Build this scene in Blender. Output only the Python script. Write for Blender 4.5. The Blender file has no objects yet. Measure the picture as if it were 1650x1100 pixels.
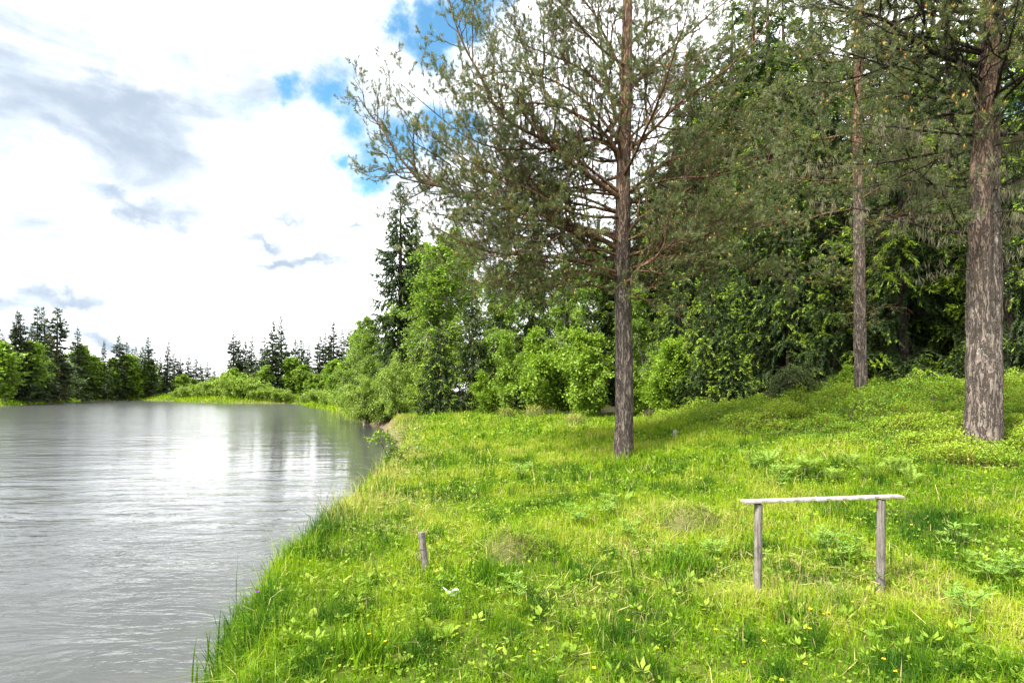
import bpy, math
import numpy as np
from mathutils import Vector

S = bpy.context.scene
COL = S.collection
R = math.radians
F, HX, HZ, EYE = 917.0, 825.0, 630.0, 1.7      # focal length in photo pixels, principal column, horizon row, eye height
WATER = -0.6

# ------------------------------------------------------------------ camera
cam = bpy.data.objects.new('camera', bpy.data.cameras.new('camera'))
COL.objects.link(cam)
cam.location = (0, 0, EYE)
cam.rotation_euler = (R(90), 0, 0)
cam.data.sensor_width = 36
cam.data.lens = 36 * F / 1650
cam.data.shift_y = (HZ - 550) / 1650
cam.data.clip_start = 0.05
cam.data.clip_end = 6000
S.camera = cam
S.render.resolution_x, S.render.resolution_y = 1024, 682

# ------------------------------------------------------------------ light
S.view_settings.view_transform = 'Standard'
S.view_settings.look = 'None'
S.view_settings.gamma = 1
S.view_settings.exposure = 1.68
SUN_DIR = Vector((-0.58, -0.42, 0.92)).normalized()
SUN_EL = math.asin(SUN_DIR.z)
SUN_ROT = math.atan2(SUN_DIR.x, SUN_DIR.y)
sun = bpy.data.objects.new('sun', bpy.data.lights.new('sun', 'SUN'))
COL.objects.link(sun)
sun.location = (-30, -10, 40)
sun.rotation_euler = SUN_DIR.to_track_quat('Z', 'Y').to_euler()
sun.data.energy = 4.8
sun.data.angle = R(9.0)
sun.data.color = (1.0, 0.95, 0.86)


class Nodes:
    """small helper to write node trees as expressions"""
    def __init__(self, tree):
        self.t = tree
        self.L = tree.links

    def n(self, typ, **kw):
        nd = self.t.nodes.new(typ)
        for k, v in kw.items():
            setattr(nd, k, v)
        return nd

    def put(self, sock, v):
        if isinstance(v, bpy.types.NodeSocket):
            self.L.new(v, sock)
        else:
            sock.default_value = v

    def math(self, op, a, b=0.0, c=None, clamp=False):
        nd = self.n('ShaderNodeMath', operation=op, use_clamp=clamp)
        self.put(nd.inputs[0], a)
        self.put(nd.inputs[1], b)
        if c is not None:
            self.put(nd.inputs[2], c)
        return nd.outputs[0]

    def vmath(self, op, a, b=(0, 0, 0), out=0):
        nd = self.n('ShaderNodeVectorMath', operation=op)
        self.put(nd.inputs[0], a)
        self.put(nd.inputs[1], b)
        return nd.outputs[out]

    def maprange(self, v, a, b, c=0.0, d=1.0, smooth=True):
        nd = self.n('ShaderNodeMapRange')
        nd.interpolation_type = 'SMOOTHSTEP' if smooth else 'LINEAR'
        nd.clamp = True
        self.put(nd.inputs[0], v)
        for i, x in enumerate((a, b, c, d)):
            self.put(nd.inputs[1 + i], x)
        return nd.outputs[0]

    def noise(self, vec, scale, detail=4, rough=0.5, dist=0.0):
        nd = self.n('ShaderNodeTexNoise')
        self.put(nd.inputs['Vector'], vec)
        nd.inputs['Scale'].default_value = scale
        nd.inputs['Detail'].default_value = detail
        nd.inputs['Roughness'].default_value = rough
        nd.inputs['Distortion'].default_value = dist
        return nd.outputs[0]

    def mapping(self, vec, scale=(1, 1, 1), rot=(0, 0, 0)):
        nd = self.n('ShaderNodeMapping')
        self.put(nd.inputs['Vector'], vec)
        nd.inputs['Scale'].default_value = scale
        nd.inputs['Rotation'].default_value = rot
        return nd.outputs[0]

    def mix(self, fac, a, b):
        nd = self.n('ShaderNodeMix', data_type='RGBA')
        self.put(nd.inputs[0], fac)
        self.put(nd.inputs[6], a if isinstance(a, bpy.types.NodeSocket) else (*a, 1))
        self.put(nd.inputs[7], b if isinstance(b, bpy.types.NodeSocket) else (*b, 1))
        return nd.outputs[2]

    def ramp(self, fac, stops):
        nd = self.n('ShaderNodeValToRGB')
        e = nd.color_ramp.elements
        while len(e) < len(stops):
            e.new(0.5)
        for el, (p, c) in zip(e, stops):
            el.position = p
            el.color = (*c, 1)
        self.put(nd.inputs[0], fac)
        return nd.outputs[0]

    def attr(self, name):
        nd = self.n('ShaderNodeAttribute')
        nd.attribute_name = name
        return nd.outputs['Fac']


# ------------------------------------------------------------------ sky (world): Nishita with procedural cloud cover by direction
W = bpy.data.worlds.new('World')
S.world = W
W.use_nodes = True
W.node_tree.nodes.clear()
w = Nodes(W.node_tree)
direction = w.n('ShaderNodeTexCoord').outputs['Generated']
sky = w.n('ShaderNodeTexSky', sky_type='NISHITA', sun_disc=False, sun_elevation=SUN_EL, sun_rotation=SUN_ROT)
sky.air_density = 1.0
sky.dust_density = 0.3
sky.ozone_density = 2.5
def sky_dir(px, py):
    v = Vector((px - HX, F, HZ - py)).normalized()
    return (v.x, v.y, v.z)
def lobes(vec, centres, stretch=1.0):
    out = None
    v = w.vmath('MULTIPLY', vec, (1, 1, stretch)) if stretch != 1 else vec
    for px, py, rad in centres:
        d = sky_dir(px, py)
        dist = w.vmath('DISTANCE', v, (d[0], d[1], d[2] * stretch), out=1)
        m = w.maprange(dist, 0.0, rad, 1.0, 0.0, smooth=False)
        out = m if out is None else w.math('MAXIMUM', out, m)
    return out
puff = w.noise(w.vmath('MULTIPLY', direction, (1, 1, 1.5)), 7.0, 9, 0.58, 0.25)
soft = w.noise(w.vmath('MULTIPLY', direction, (1, 1, 3.5)), 3.2, 6, 0.55, 0.3)
soft2 = w.noise(w.vmath('MULTIPLY', direction, (1, 1, 2.6)), 4.2, 7, 0.56, 0.5)
warp = w.n('ShaderNodeTexNoise')
w.put(warp.inputs['Vector'], direction)
warp.inputs['Scale'].default_value = 9.0
warp.inputs['Detail'].default_value = 8
warp.inputs['Roughness'].default_value = 0.62
wdir = w.vmath('ADD', direction, w.vmath('SCALE', w.vmath('SUBTRACT', warp.outputs['Color'], (0.5, 0.5, 0.5)), (0, 0, 0)))
wdir.node.inputs[1].links[0].from_node.inputs['Scale'].default_value = 0.16
gap = lobes(wdir, [(640, 20, .07), (700, 40, .10), (760, 20, .09), (790, -50, .12), (480, 150, .035), (535, 160, .05), (560, 205, .06), (585, 250, .07),
                        (600, 285, .06), (650, 235, .06), (700, 225, .06), (745, 215, .05), (378, 118, .018), (1640, 175, .05), (620, 45, .04), (545, 265, .03)])
blue = w.maprange(w.math('ADD', gap, w.math('MULTIPLY', w.math('SUBTRACT', puff, 0.5), 2.1)), 0.12, 0.95)
grey = lobes(wdir, [(-60, 130, .95), (40, 125, .75), (150, 165, .65), (90, 215, .40), (220, 135, .3), (-10, 485, .15), (100, 478, .15), (510, 422, .12), (460, 425, .08),
                         (165, 535, .12), (60, 530, .07), (285, 460, .10), (350, 455, .07), (560, 375, .09), (430, 385, .10), (230, 340, .2), (480, 370, .14)], 3.4)
shade = w.maprange(w.math('ADD', w.math('MULTIPLY', grey, 1.0), w.math('MULTIPLY', w.math('SUBTRACT', soft2, 0.5), 1.8)), -0.27, 1.05)
general = w.maprange(soft, 0.50, 0.75, 0.0, 0.25)
shade = w.math('MAXIMUM', shade, general)
cloud = w.mix(shade, (9.2, 9.3, 9.4), (1.8, 2.15, 2.6))
skyblue = w.n('ShaderNodeVectorMath', operation='MULTIPLY')
w.put(skyblue.inputs[0], sky.outputs[0])
skyblue.inputs[1].default_value = (0.60, 0.95, 0.92)
mixed = w.mix(blue, cloud, skyblue.outputs[0])
bg = w.n('ShaderNodeBackground')
bg.inputs['Strength'].default_value = 0.1
w.L.new(mixed, bg.inputs['Color'])
w.L.new(bg.outputs[0], w.n('ShaderNodeOutputWorld').inputs[0])

# ------------------------------------------------------------------ mesh helpers
def link(name, data, parent=None):
    o = bpy.data.objects.new(name, data)
    COL.objects.link(o)
    if parent is not None:
        o.parent = parent
    return o

def tag(o, label=None, cat=None, group=None, kind=None):
    if label: o['label'] = label
    if cat: o['category'] = cat
    if group: o['group'] = group
    if kind: o['kind'] = kind
    return o

def thing(name, label, cat, loc, group=None):
    o = link(name, None)
    o.empty_display_size = 0.2
    o.location = loc
    return tag(o, label, cat, group)

def children(o):
    return [c for c in bpy.data.objects if c.parent == o]

def copy_tree(o, parent=None):
    c = o.copy()
    COL.objects.link(c)
    c.parent = parent
    for ch in o.children:
        copy_tree(ch, c)
    return c


class MB:
    """collects vertices, quads and triangles; build() links them as ONE mesh object"""
    def __init__(self):
        self.v, self.q, self.t, self.qm, self.tm, self.ti, self.n = [], [], [], [], [], [], 0

    def add(self, V, quads=None, tris=None, mat=0, tint=0.0):
        V = np.asarray(V, float).reshape(-1, 3)
        self.v.append(V)
        self.ti.append(np.broadcast_to(np.asarray(tint, float), (len(V),)).copy())
        if quads is not None and len(quads):
            q = np.asarray(quads, np.int64).reshape(-1, 4) + self.n
            self.q.append(q); self.qm.append(np.full(len(q), mat))
        if tris is not None and len(tris):
            t = np.asarray(tris, np.int64).reshape(-1, 3) + self.n
            self.t.append(t); self.tm.append(np.full(len(t), mat))
        self.n += len(V)
        return self

    def build(self, name, mats, parent=None, smooth=False, origin=None):
        V = np.concatenate(self.v)
        if origin is not None:
            V = V - np.asarray(origin, float)
        T = np.concatenate(self.ti)
        q = np.concatenate(self.q) if self.q else np.zeros((0, 4), np.int64)
        t = np.concatenate(self.t) if self.t else np.zeros((0, 3), np.int64)
        qm = np.concatenate(self.qm) if self.qm else np.zeros(0)
        tm = np.concatenate(self.tm) if self.tm else np.zeros(0)
        me = bpy.data.meshes.new(name)
        me.vertices.add(len(V)); me.vertices.foreach_set('co', V.astype(np.float32).ravel())
        loops = np.concatenate([q.ravel(), t.ravel()]).astype(np.int32)
        me.loops.add(len(loops)); me.loops.foreach_set('vertex_index', loops)
        starts = np.concatenate([np.arange(len(q)) * 4, len(q) * 4 + np.arange(len(t)) * 3]).astype(np.int32)
        me.polygons.add(len(starts)); me.polygons.foreach_set('loop_start', starts)
        me.polygons.foreach_set('material_index', np.concatenate([qm, tm]).astype(np.int32))
        me.polygons.foreach_set('use_smooth', np.full(len(starts), smooth))
        a = me.attributes.new('tint', 'FLOAT', 'POINT')
        a.data.foreach_set('value', T.astype(np.float32))
        for m in (mats if isinstance(mats, (list, tuple)) else [mats]):
            me.materials.append(m)
        me.update(calc_edges=True)
        return link(name, me, parent)


def unit(v):
    return v / np.maximum(np.linalg.norm(v, axis=-1, keepdims=True), 1e-9)

def hashn(i, j, seed):
    h = (i.astype(np.int64) * 374761393 + j.astype(np.int64) * 668265263 + seed * 974634777) & 0xffffffff
    h = ((h ^ (h >> 13)) * 1274126177) & 0xffffffff
    h = (h ^ (h >> 16)) & 0xffffffff
    return h / 4294967295.0

def vnoise(x, y, seed=1):
    i, j = np.floor(x), np.floor(y)
    u, v = x - i, y - j
    u, v = u * u * (3 - 2 * u), v * v * (3 - 2 * v)
    a, b = hashn(i, j, seed), hashn(i + 1, j, seed)
    c, d = hashn(i, j + 1, seed), hashn(i + 1, j + 1, seed)
    return (a * (1 - u) + b * u) * (1 - v) + (c * (1 - u) + d * u) * v

def fbm(x, y, seed=1, o=4):
    s, a, t = 0, 0.5, 0
    for k in range(o):
        s = s + a * vnoise(x * 2 ** k, y * 2 ** k, seed + k); t += a; a *= 0.5
    return s / t

def tubes(mb, P, Rr, k=5, mat=0, tint=0.0, lump=0.0, rng=None, ridge=None):
    """P (M,n,3) paths, Rr (M,n) radii"""
    P = np.asarray(P, float); Rr = np.asarray(Rr, float)
    if P.ndim == 2:
        P, Rr = P[None], Rr[None]
    M, n, _ = P.shape
    if M == 0:
        return
    T = unit(np.gradient(P, axis=1))
    chord = unit(P[:, -1] - P[:, 0])
    ref = np.where(np.abs(chord[:, 2:3]) < 0.8, np.array([[0, 0, 1.0]]), np.array([[0, 1.0, 0]]))[:, None, :]
    A = unit(np.cross(np.broadcast_to(ref, T.shape), T)); B = np.cross(T, A)
    th = np.arange(k) * 2 * math.pi / k
    rad = Rr[:, :, None]
    if lump and rng is not None:
        rad = rad * (1 + rng.normal(0, lump, (M, n, k)))
    if ridge is not None:
        rad = rad + ridge[None]
    V = P[:, :, None, :] + (A[:, :, None, :] * np.cos(th)[None, None, :, None] + B[:, :, None, :] * np.sin(th)[None, None, :, None]) * rad[..., None]
    idx = np.arange(M * n * k).reshape(M, n, k)
    a, b = idx[:, :-1, :], idx[:, 1:, :]
    q = np.stack([a, np.roll(a, -1, 2), np.roll(b, -1, 2), b], -1).reshape(-1, 4)
    ti = np.asarray(tint, float)
    if ti.ndim == 2:
        ti = np.repeat(ti[:, :, None], k, 2).ravel()
    mb.add(V.reshape(-1, 3), quads=q, mat=mat, tint=ti)

def cards(mb, pos, d, nrm, L, Wd, mat=0, tint=0.0, mid=0.45, fold=0.0):
    """diamond leaves: base, side, tip, side"""
    M = len(pos)
    if M == 0:
        return
    L = np.broadcast_to(L, (M,))[:, None]; Wd = np.broadcast_to(Wd, (M,))[:, None]
    d = unit(d); side = unit(np.cross(d, nrm)); up = np.cross(side, d)
    m = pos + d * L * mid
    V = np.stack([pos, m + side * Wd / 2 + up * Wd * fold, pos + d * L, m - side * Wd / 2 + up * Wd * fold], 1)
    t = np.broadcast_to(np.asarray(tint, float), (M,))
    mb.add(V.reshape(-1, 3), quads=np.arange(4 * M).reshape(M, 4), mat=mat, tint=np.repeat(t, 4))

def sample(P, idx, t):
    n = P.shape[1]
    f = np.clip(t, 0, 0.9999) * (n - 1)
    i = f.astype(int); fr = (f - i)[:, None]
    a, b = P[idx, i], P[idx, i + 1]
    return a * (1 - fr) + b * fr, unit(b - a)

def sprout(P, Rr, rng, count, t0, t1, ang, length, n=5, flat=1.0, up=0.0, curl=0.0, thin=0.55, wig=0.06, rmin=0.002, jit=0.5):
    """child paths growing from parent paths; length is f(idx, t) or a number"""
    M = len(P)
    cnt = np.broadcast_to(np.asarray(count), (M,)).astype(int)
    idx = np.repeat(np.arange(M), cnt)
    if len(idx) == 0:
        return np.zeros((0, n, 3)), np.zeros((0, n)), idx, np.zeros(0)
    rank = np.concatenate([np.arange(c) for c in cnt])
    t = t0 + (t1 - t0) * (rank + rng.random(len(idx))) / cnt[idx]
    pos, tan = sample(P, idx, t)
    rv = rng.normal(size=(len(idx), 3)); rv[:, 2] *= flat
    perp = unit(rv - (rv * tan).sum(1, keepdims=True) * tan)
    a = (ang * (1 + rng.normal(0, 0.18, len(idx))))[:, None]
    d = tan * np.cos(a) + perp * np.sin(a); d[:, 2] += up; d = unit(d)
    L = (length(idx, t) if callable(length) else np.full(len(idx), length)) * (1 + jit * (rng.random(len(idx)) - 0.5) * 2)
    L = np.maximum(L, 0.02)
    s = np.linspace(0, 1, n)
    C = pos[:, None, :] + d[:, None, :] * (L[:, None] * s)[..., None]
    C[:, :, 2] += curl * L[:, None] * s ** 2
    wv = rng.normal(0, wig, C.shape) * (L[:, None, None]) * np.minimum(s * 2, 1)[None, :, None]
    C = C + wv
    f = np.clip(t, 0, .9999) * (Rr.shape[1] - 1); i = f.astype(int)
    r0 = np.maximum(np.minimum(Rr[idx, i] * thin, 0.02 + L * 0.02), rmin)
    rr = r0[:, None] * (1 - 0.75 * s)[None]
    return C, np.maximum(rr, rmin * 0.6), idx, t

def spline(pts, n):
    """Catmull-Rom through pts, n points"""
    p = np.asarray(pts, float)
    if len(p) == 2:
        s = np.linspace(0, 1, n)[:, None]
        return p[0] * (1 - s) + p[1] * s
    e = np.vstack([2 * p[0] - p[1], p, 2 * p[-1] - p[-2]])
    u = np.linspace(0, len(p) - 1 - 1e-6, n); i = u.astype(int); f = (u - i)[:, None]
    a, b, c, d = e[i], e[i + 1], e[i + 2], e[i + 3]
    return 0.5 * ((2 * b) + (c - a) * f + (2 * a - 5 * b + 4 * c - d) * f ** 2 + (3 * b - a - 3 * c + d) * f ** 3)

# ------------------------------------------------------------------ materials
def new_mat(name):
    m = bpy.data.materials.new(name)
    m.use_nodes = True
    m.node_tree.nodes.clear()
    return m, Nodes(m.node_tree)

def finish(g, shader):
    g.L.new(shader, g.n('ShaderNodeOutputMaterial').inputs[0])

def principled(g, col, rough, spec=0.3, bump=None, bstr=0.5, bdist=0.02):
    p = g.n('ShaderNodeBsdfPrincipled')
    if isinstance(col, bpy.types.NodeSocket): g.L.new(col, p.inputs['Base Color'])
    else: p.inputs['Base Color'].default_value = (*col, 1)
    g.put(p.inputs['Roughness'], rough)
    p.inputs['Specular IOR Level'].default_value = spec
    if bump is not None:
        b = g.n('ShaderNodeBump')
        b.inputs['Strength'].default_value = bstr
        b.inputs['Distance'].default_value = bdist
        g.L.new(bump, b.inputs['Height']); g.L.new(b.outputs[0], p.inputs['Normal'])
    return p

def leaf_mat(name, stops, trans=0.35, rough=0.5, spec=0.25, tcol=(1.15, 1.15, 0.6)):
    m, g = new_mat(name)
    col = g.ramp(g.attr('tint'), stops)
    p = principled(g, col, rough, spec)
    tr = g.n('ShaderNodeBsdfTranslucent')
    g.L.new(g.vmath('MULTIPLY', col, tcol), tr.inputs[0])
    mx = g.n('ShaderNodeMixShader'); mx.inputs[0].default_value = trans
    g.L.new(p.outputs[0], mx.inputs[1]); g.L.new(tr.outputs[0], mx.inputs[2])
    finish(g, mx.outputs[0])
    return m

def bark_mat(name, dark, light, upper=None, lichen=0.0, scale=1.0):
    m, g = new_mat(name)
    co = g.n('ShaderNodeTexCoord').outputs['Object']
    wn = g.n('ShaderNodeTexNoise'); g.L.new(co, wn.inputs['Vector']); wn.inputs['Scale'].default_value = 9; wn.inputs['Detail'].default_value = 4
    cw = g.vmath('ADD', co, g.vmath('MULTIPLY', wn.outputs['Color'], (0.05, 0.05, 0.10)))
    st = g.mapping(cw, (1, 1, 0.13))
    n1 = g.noise(st, 22 * scale, 6, 0.65, 0.4)
    rn = g.noise(g.mapping(cw, (1, 1, 0.17)), 17 * scale, 4, 0.65, 0.6)
    crack = g.maprange(g.math('ABSOLUTE', g.math('SUBTRACT', rn, 0.5)), 0.0, 0.085)
    base = g.mix(g.maprange(g.math('ADD', g.math('MULTIPLY', n1, 0.6), g.math('MULTIPLY', g.noise(co, 45 * scale, 4, 0.7), 0.4)), 0.32, 0.68), dark, light)
    base = g.mix(g.maprange(g.noise(co, 5, 4), 0.35, 0.65), base, g.mix(0.5, base, dark))
    if upper is not None:
        up = g.math('MULTIPLY', g.attr('tint'), g.maprange(g.noise(st, 9, 4), 0.2, 0.55))
        base = g.mix(g.math('MINIMUM', up, 1.0), base, upper)
    base = g.mix(g.math('MULTIPLY', g.math('SUBTRACT', 1.0, crack), 0.7), base, tuple(c * 0.35 for c in dark))
    if lichen:
        sp = g.math('MULTIPLY', g.maprange(g.noise(co, 22, 3, 0.55), 0.70 - lichen * 0.06, 0.73 - lichen * 0.06), g.maprange(g.noise(co, 3.5, 2), 0.42, 0.6))
        base = g.mix(g.math('MULTIPLY', sp, 0.75), base, (0.42, 0.44, 0.38))
    h = g.math('ADD', g.math('MULTIPLY', crack, 0.7), g.math('MULTIPLY', n1, 0.8))
    finish(g, principled(g, base, 0.9, 0.15, h, 1.0, 0.05).outputs[0])
    return m

MAT = {}
MAT['grass'] = leaf_mat('grass', [(0, (0.024, 0.078, 0.004)), (0.35, (0.112, 0.218, 0.005)), (0.68, (0.245, 0.335, 0.010)), (0.86, (0.30, 0.31, 0.06)), (1, (0.46, 0.38, 0.20))], 0.35, 0.6, 0.12)
MAT['herb'] = leaf_mat('herb', [(0, (0.055, 0.12, 0.010)), (0.5, (0.135, 0.22, 0.018)), (1, (0.26, 0.33, 0.04))], 0.35, 0.6, 0.12)
MAT['palmate'] = leaf_mat('palmate', [(0, (0.09, 0.18, 0.02)), (0.5, (0.15, 0.26, 0.035)), (1, (0.25, 0.36, 0.09))], 0.35)
MAT['fern'] = leaf_mat('fern_frond', [(0, (0.12, 0.21, 0.025)), (0.5, (0.18, 0.28, 0.04)), (1, (0.28, 0.37, 0.09))], 0.35, 0.7, 0.1)
MAT['bilberry'] = leaf_mat('bilberry', [(0, (0.032, 0.085, 0.006)), (0.45, (0.105, 0.20, 0.010)), (0.85, (0.225, 0.315, 0.022)), (1, (0.24, 0.15, 0.04))], 0.35)
MAT['pine_needle'] = leaf_mat('pine_needle', [(0, (0.045, 0.068, 0.026)), (0.5, (0.100, 0.128, 0.044)), (0.85, (0.165, 0.180, 0.058)), (1, (0.25, 0.21, 0.09))], 0.28, 0.45, 0.35)
MAT['pine_needle_far'] = MAT['pine_needle']
MAT['spruce'] = leaf_mat('spruce_needle', [(0, (0.018, 0.036, 0.012)), (0.45, (0.050, 0.090, 0.020)), (0.6, (0.12, 0.20, 0.018)), (1, (0.30, 0.41, 0.03))], 0.3, 0.55)
MAT['spruce_far'] = leaf_mat('spruce_far_needle', [(0, (0.034, 0.050, 0.028)), (0.5, (0.062, 0.090, 0.038)), (1, (0.10, 0.14, 0.045))], 0.2, 0.6)
MAT['spruce_brown'] = leaf_mat('spruce_brown_needle', [(0, (0.05, 0.042, 0.025)), (0.5, (0.085, 0.068, 0.04)), (1, (0.13, 0.10, 0.05))], 0.2, 0.6)
MAT['birch'] = leaf_mat('birch_leaf', [(0, (0.065, 0.135, 0.014)), (0.5, (0.135, 0.23, 0.022)), (1, (0.24, 0.34, 0.05))], 0.38)
MAT['birch_pale'] = leaf_mat('birch_pale_leaf', [(0, (0.09, 0.14, 0.04)), (0.5, (0.16, 0.23, 0.07)), (1, (0.27, 0.34, 0.14))], 0.35)
MAT['rowan'] = leaf_mat('rowan_leaf', [(0, (0.065, 0.14, 0.010)), (0.5, (0.145, 0.245, 0.016)), (1, (0.26, 0.365, 0.045))], 0.38)
MAT['willow'] = leaf_mat('willow_leaf', [(0, (0.085, 0.155, 0.018)), (0.5, (0.15, 0.235, 0.028)), (1, (0.26, 0.34, 0.06))], 0.35)
MAT['juniper'] = leaf_mat('juniper_needle', [(0, (0.05, 0.075, 0.025)), (0.5, (0.10, 0.135, 0.04)), (1, (0.17, 0.20, 0.06))], 0.2)
MAT['lichen'] = leaf_mat('beard_lichen', [(0, (0.12, 0.115, 0.07)), (0.5, (0.17, 0.16, 0.10)), (1, (0.24, 0.22, 0.14))], 0.3, 0.8, 0.05, (1, 1, 1))
MAT['straw'] = leaf_mat('straw', [(0, (0.22, 0.16, 0.08)), (0.5, (0.40, 0.31, 0.16)), (1, (0.58, 0.49, 0.30))], 0.2, 0.7, 0.1, (1, 1, 1))
MAT['pollen'] = leaf_mat('pollen_cone', [(0, (0.42, 0.20, 0.05)), (1, (0.62, 0.36, 0.12))], 0.15, 0.7, 0.1, (1, 1, 1))
MAT['petal'] = leaf_mat('yellow_petal', [(0, (0.75, 0.42, 0.01)), (1, (0.85, 0.60, 0.02))], 0.25, 0.4, 0.3, (1, 1, 1))
MAT['violet'] = leaf_mat('violet_petal', [(0, (0.16, 0.03, 0.30)), (1, (0.22, 0.05, 0.38))], 0.25, 0.5, 0.2, (1, 1, 1))
MAT['bark'] = bark_mat('pine_bark', (0.080, 0.064, 0.054), (0.27, 0.222, 0.188), (0.30, 0.165, 0.095), 0.4)
MAT['bark_lichen'] = bark_mat('pine_bark_lichen', (0.088, 0.070, 0.059), (0.27, 0.222, 0.19), (0.25, 0.14, 0.085), 1.0)
MAT['limb'] = bark_mat('pine_limb_bark', (0.15, 0.080, 0.048), (0.40, 0.25, 0.155), None, 0.2, 2.0)
MAT['limb_dark'] = bark_mat('dark_limb_bark', (0.045, 0.034, 0.027), (0.13, 0.10, 0.08), None, 0.3, 2.0)
MAT['twig'] = bark_mat('spruce_bark', (0.045, 0.036, 0.028), (0.13, 0.105, 0.085), None, 0.3, 1.5)
MAT['birch_bark'] = bark_mat('birch_bark', (0.22, 0.20, 0.17), (0.58, 0.55, 0.50), None, 0, 0.8)
MAT['shrub_bark'] = bark_mat('shrub_bark', (0.12, 0.10, 0.07), (0.28, 0.25, 0.19), None, 0, 1.5)

def wood_mat(name, dark, light):
    m, g = new_mat(name)
    co = g.n('ShaderNodeTexCoord').outputs['Object']
    axis = 'x' if 'board' in name else 'z'
    st = g.mapping(co, (0.06, 1, 1) if axis == 'x' else (1, 1, 0.06))
    n1 = g.noise(st, 90, 5, 0.7, 0.6)
    n2 = g.noise(co, 14, 4)
    base = g.mix(g.maprange(n1, 0.3, 0.7), dark, light)
    base = g.mix(g.maprange(n2, 0.45, 0.75, 0, 0.55), base, tuple(c * 0.45 for c in dark))
    finish(g, principled(g, base, 0.85, 0.2, n1, 0.8, 0.006).outputs[0])
    return m
MAT['post_wood'] = wood_mat('weathered_post_wood', (0.055, 0.047, 0.043), (0.21, 0.187, 0.168))
MAT['board_wood'] = wood_mat('weathered_board_wood', (0.15, 0.13, 0.115), (0.37, 0.335, 0.30))
m, g = new_mat('rusty_iron')
finish(g, principled(g, g.mix(g.noise(g.n('ShaderNodeTexCoord').outputs['Object'], 60), (0.06, 0.05, 0.05), (0.20, 0.16, 0.13)), 0.6, 0.4).outputs[0]); MAT['iron'] = m
m, g = new_mat('pale_plastic')
finish(g, principled(g, g.mix(g.noise(g.n('ShaderNodeTexCoord').outputs['Object'], 40), (0.26, 0.34, 0.26), (0.48, 0.53, 0.46)), 0.35, 0.4).outputs[0]); MAT['pale'] = m
m, g = new_mat('grey_stone')
gco = g.n('ShaderNodeTexCoord').outputs['Object']
finish(g, principled(g, g.mix(g.noise(gco, 25, 5), (0.12, 0.11, 0.10), (0.34, 0.32, 0.30)), 0.9, 0.2, g.noise(gco, 40, 5), 0.8, 0.01).outputs[0]); MAT['grey'] = m

# ground
m, g = new_mat('ground_soil_and_moss')
gco = g.n('ShaderNodeTexCoord').outputs['Object']
n1, n2, n3 = g.noise(gco, 1.1, 5), g.noise(gco, 9, 6, 0.65), g.noise(gco, 60, 4, 0.7)
grn = g.mix(g.maprange(n2, 0.3, 0.7), (0.035, 0.055, 0.008), (0.10, 0.13, 0.018))
grn = g.mix(g.maprange(n3, 0.50, 0.75, 0, 0.8), grn, (0.20, 0.16, 0.075))
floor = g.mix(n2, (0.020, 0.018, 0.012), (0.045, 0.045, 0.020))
soil = g.mix(n2, (0.08, 0.055, 0.035), (0.22, 0.165, 0.11))
bed = (0.05, 0.04, 0.025)
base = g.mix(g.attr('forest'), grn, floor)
base = g.mix(g.attr('soil'), base, soil)
finish(g, principled(g, base, 0.95, 0.1, g.math('ADD', n2, n3), 0.7, 0.05).outputs[0]); MAT['ground'] = m

# water
m, g = new_mat('river_water')
gco = g.n('ShaderNodeTexCoord').outputs['Object']
co1 = g.mapping(gco, (0.55, 1.7, 1), (0, 0, R(-24)))
co2 = g.mapping(gco, (0.9, 1.5, 1), (0, 0, R(14)))
gust = g.maprange(g.noise(g.mapping(gco, (0.5, 1.2, 1), (0, 0, R(-18))), 0.16, 4, 0.6), 0.34, 0.66, 0.06, 1.0)
h1 = g.noise(co1, 1.05, 4, 0.55, 0.6)
h2 = g.noise(co2, 4.2, 4, 0.6, 0.4)
h3 = g.noise(co1, 0.35, 2, 0.5, 0.3)
h = g.math('ADD', g.math('MULTIPLY', h1, 1.25), g.math('MULTIPLY', h2, g.math('MULTIPLY', gust, 0.42)))
h = g.math('ADD', h, g.math('MULTIPLY', h3, 1.2))
sx = g.n('ShaderNodeSeparateXYZ'); g.L.new(gco, sx.inputs[0])
lee = g.maprange(g.math('ADD', sx.outputs[0], g.math('MULTIPLY', sx.outputs[1], 0.22)), -14.0, -2.0)     # sheltered water along the right bank
rough = g.math('ADD', g.math('MULTIPLY', g.math('SUBTRACT', 1.0, lee), g.maprange(sx.outputs[1], 15.0, 80.0, 0.08, 0.12)), 0.05)
h = g.math('MULTIPLY', h, g.maprange(sx.outputs[1], 25.0, 90.0, 1.0, 0.6))
h = g.math('MULTIPLY', h, g.math('SUBTRACT', 1.0, g.math('MULTIPLY', lee, g.maprange(sx.outputs[1], 9.0, 18.0, 0.0, 0.72))))
p = principled(g, (0.05, 0.053, 0.05), rough, 0.5, h, 0.9, 0.042)
p.inputs['IOR'].default_value = 1.33
finish(g, p.outputs[0]); MAT['water'] = m

# ------------------------------------------------------------------ terrain
SHORE = np.array([(-0.9, -60), (-1.1, -10), (-1.6, 0), (-1.98, 3.3), (-2.4, 4.7), (-2.6, 5.8), (-2.68, 7.8), (-2.72, 9.7), (-3.05, 13), (-3.45, 17), (-4.4, 23), (-5.9, 29),
                  (-7.7, 35), (-10.6, 42), (-18, 60), (-28, 80), (-39, 104), (-53, 106), (-66, 116), (-77, 130), (-91, 139), (-98, 131), (-88, 108), (-79, 89), (-73, 60),
                  (-76, 0), (-80, -60)], float)

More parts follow.
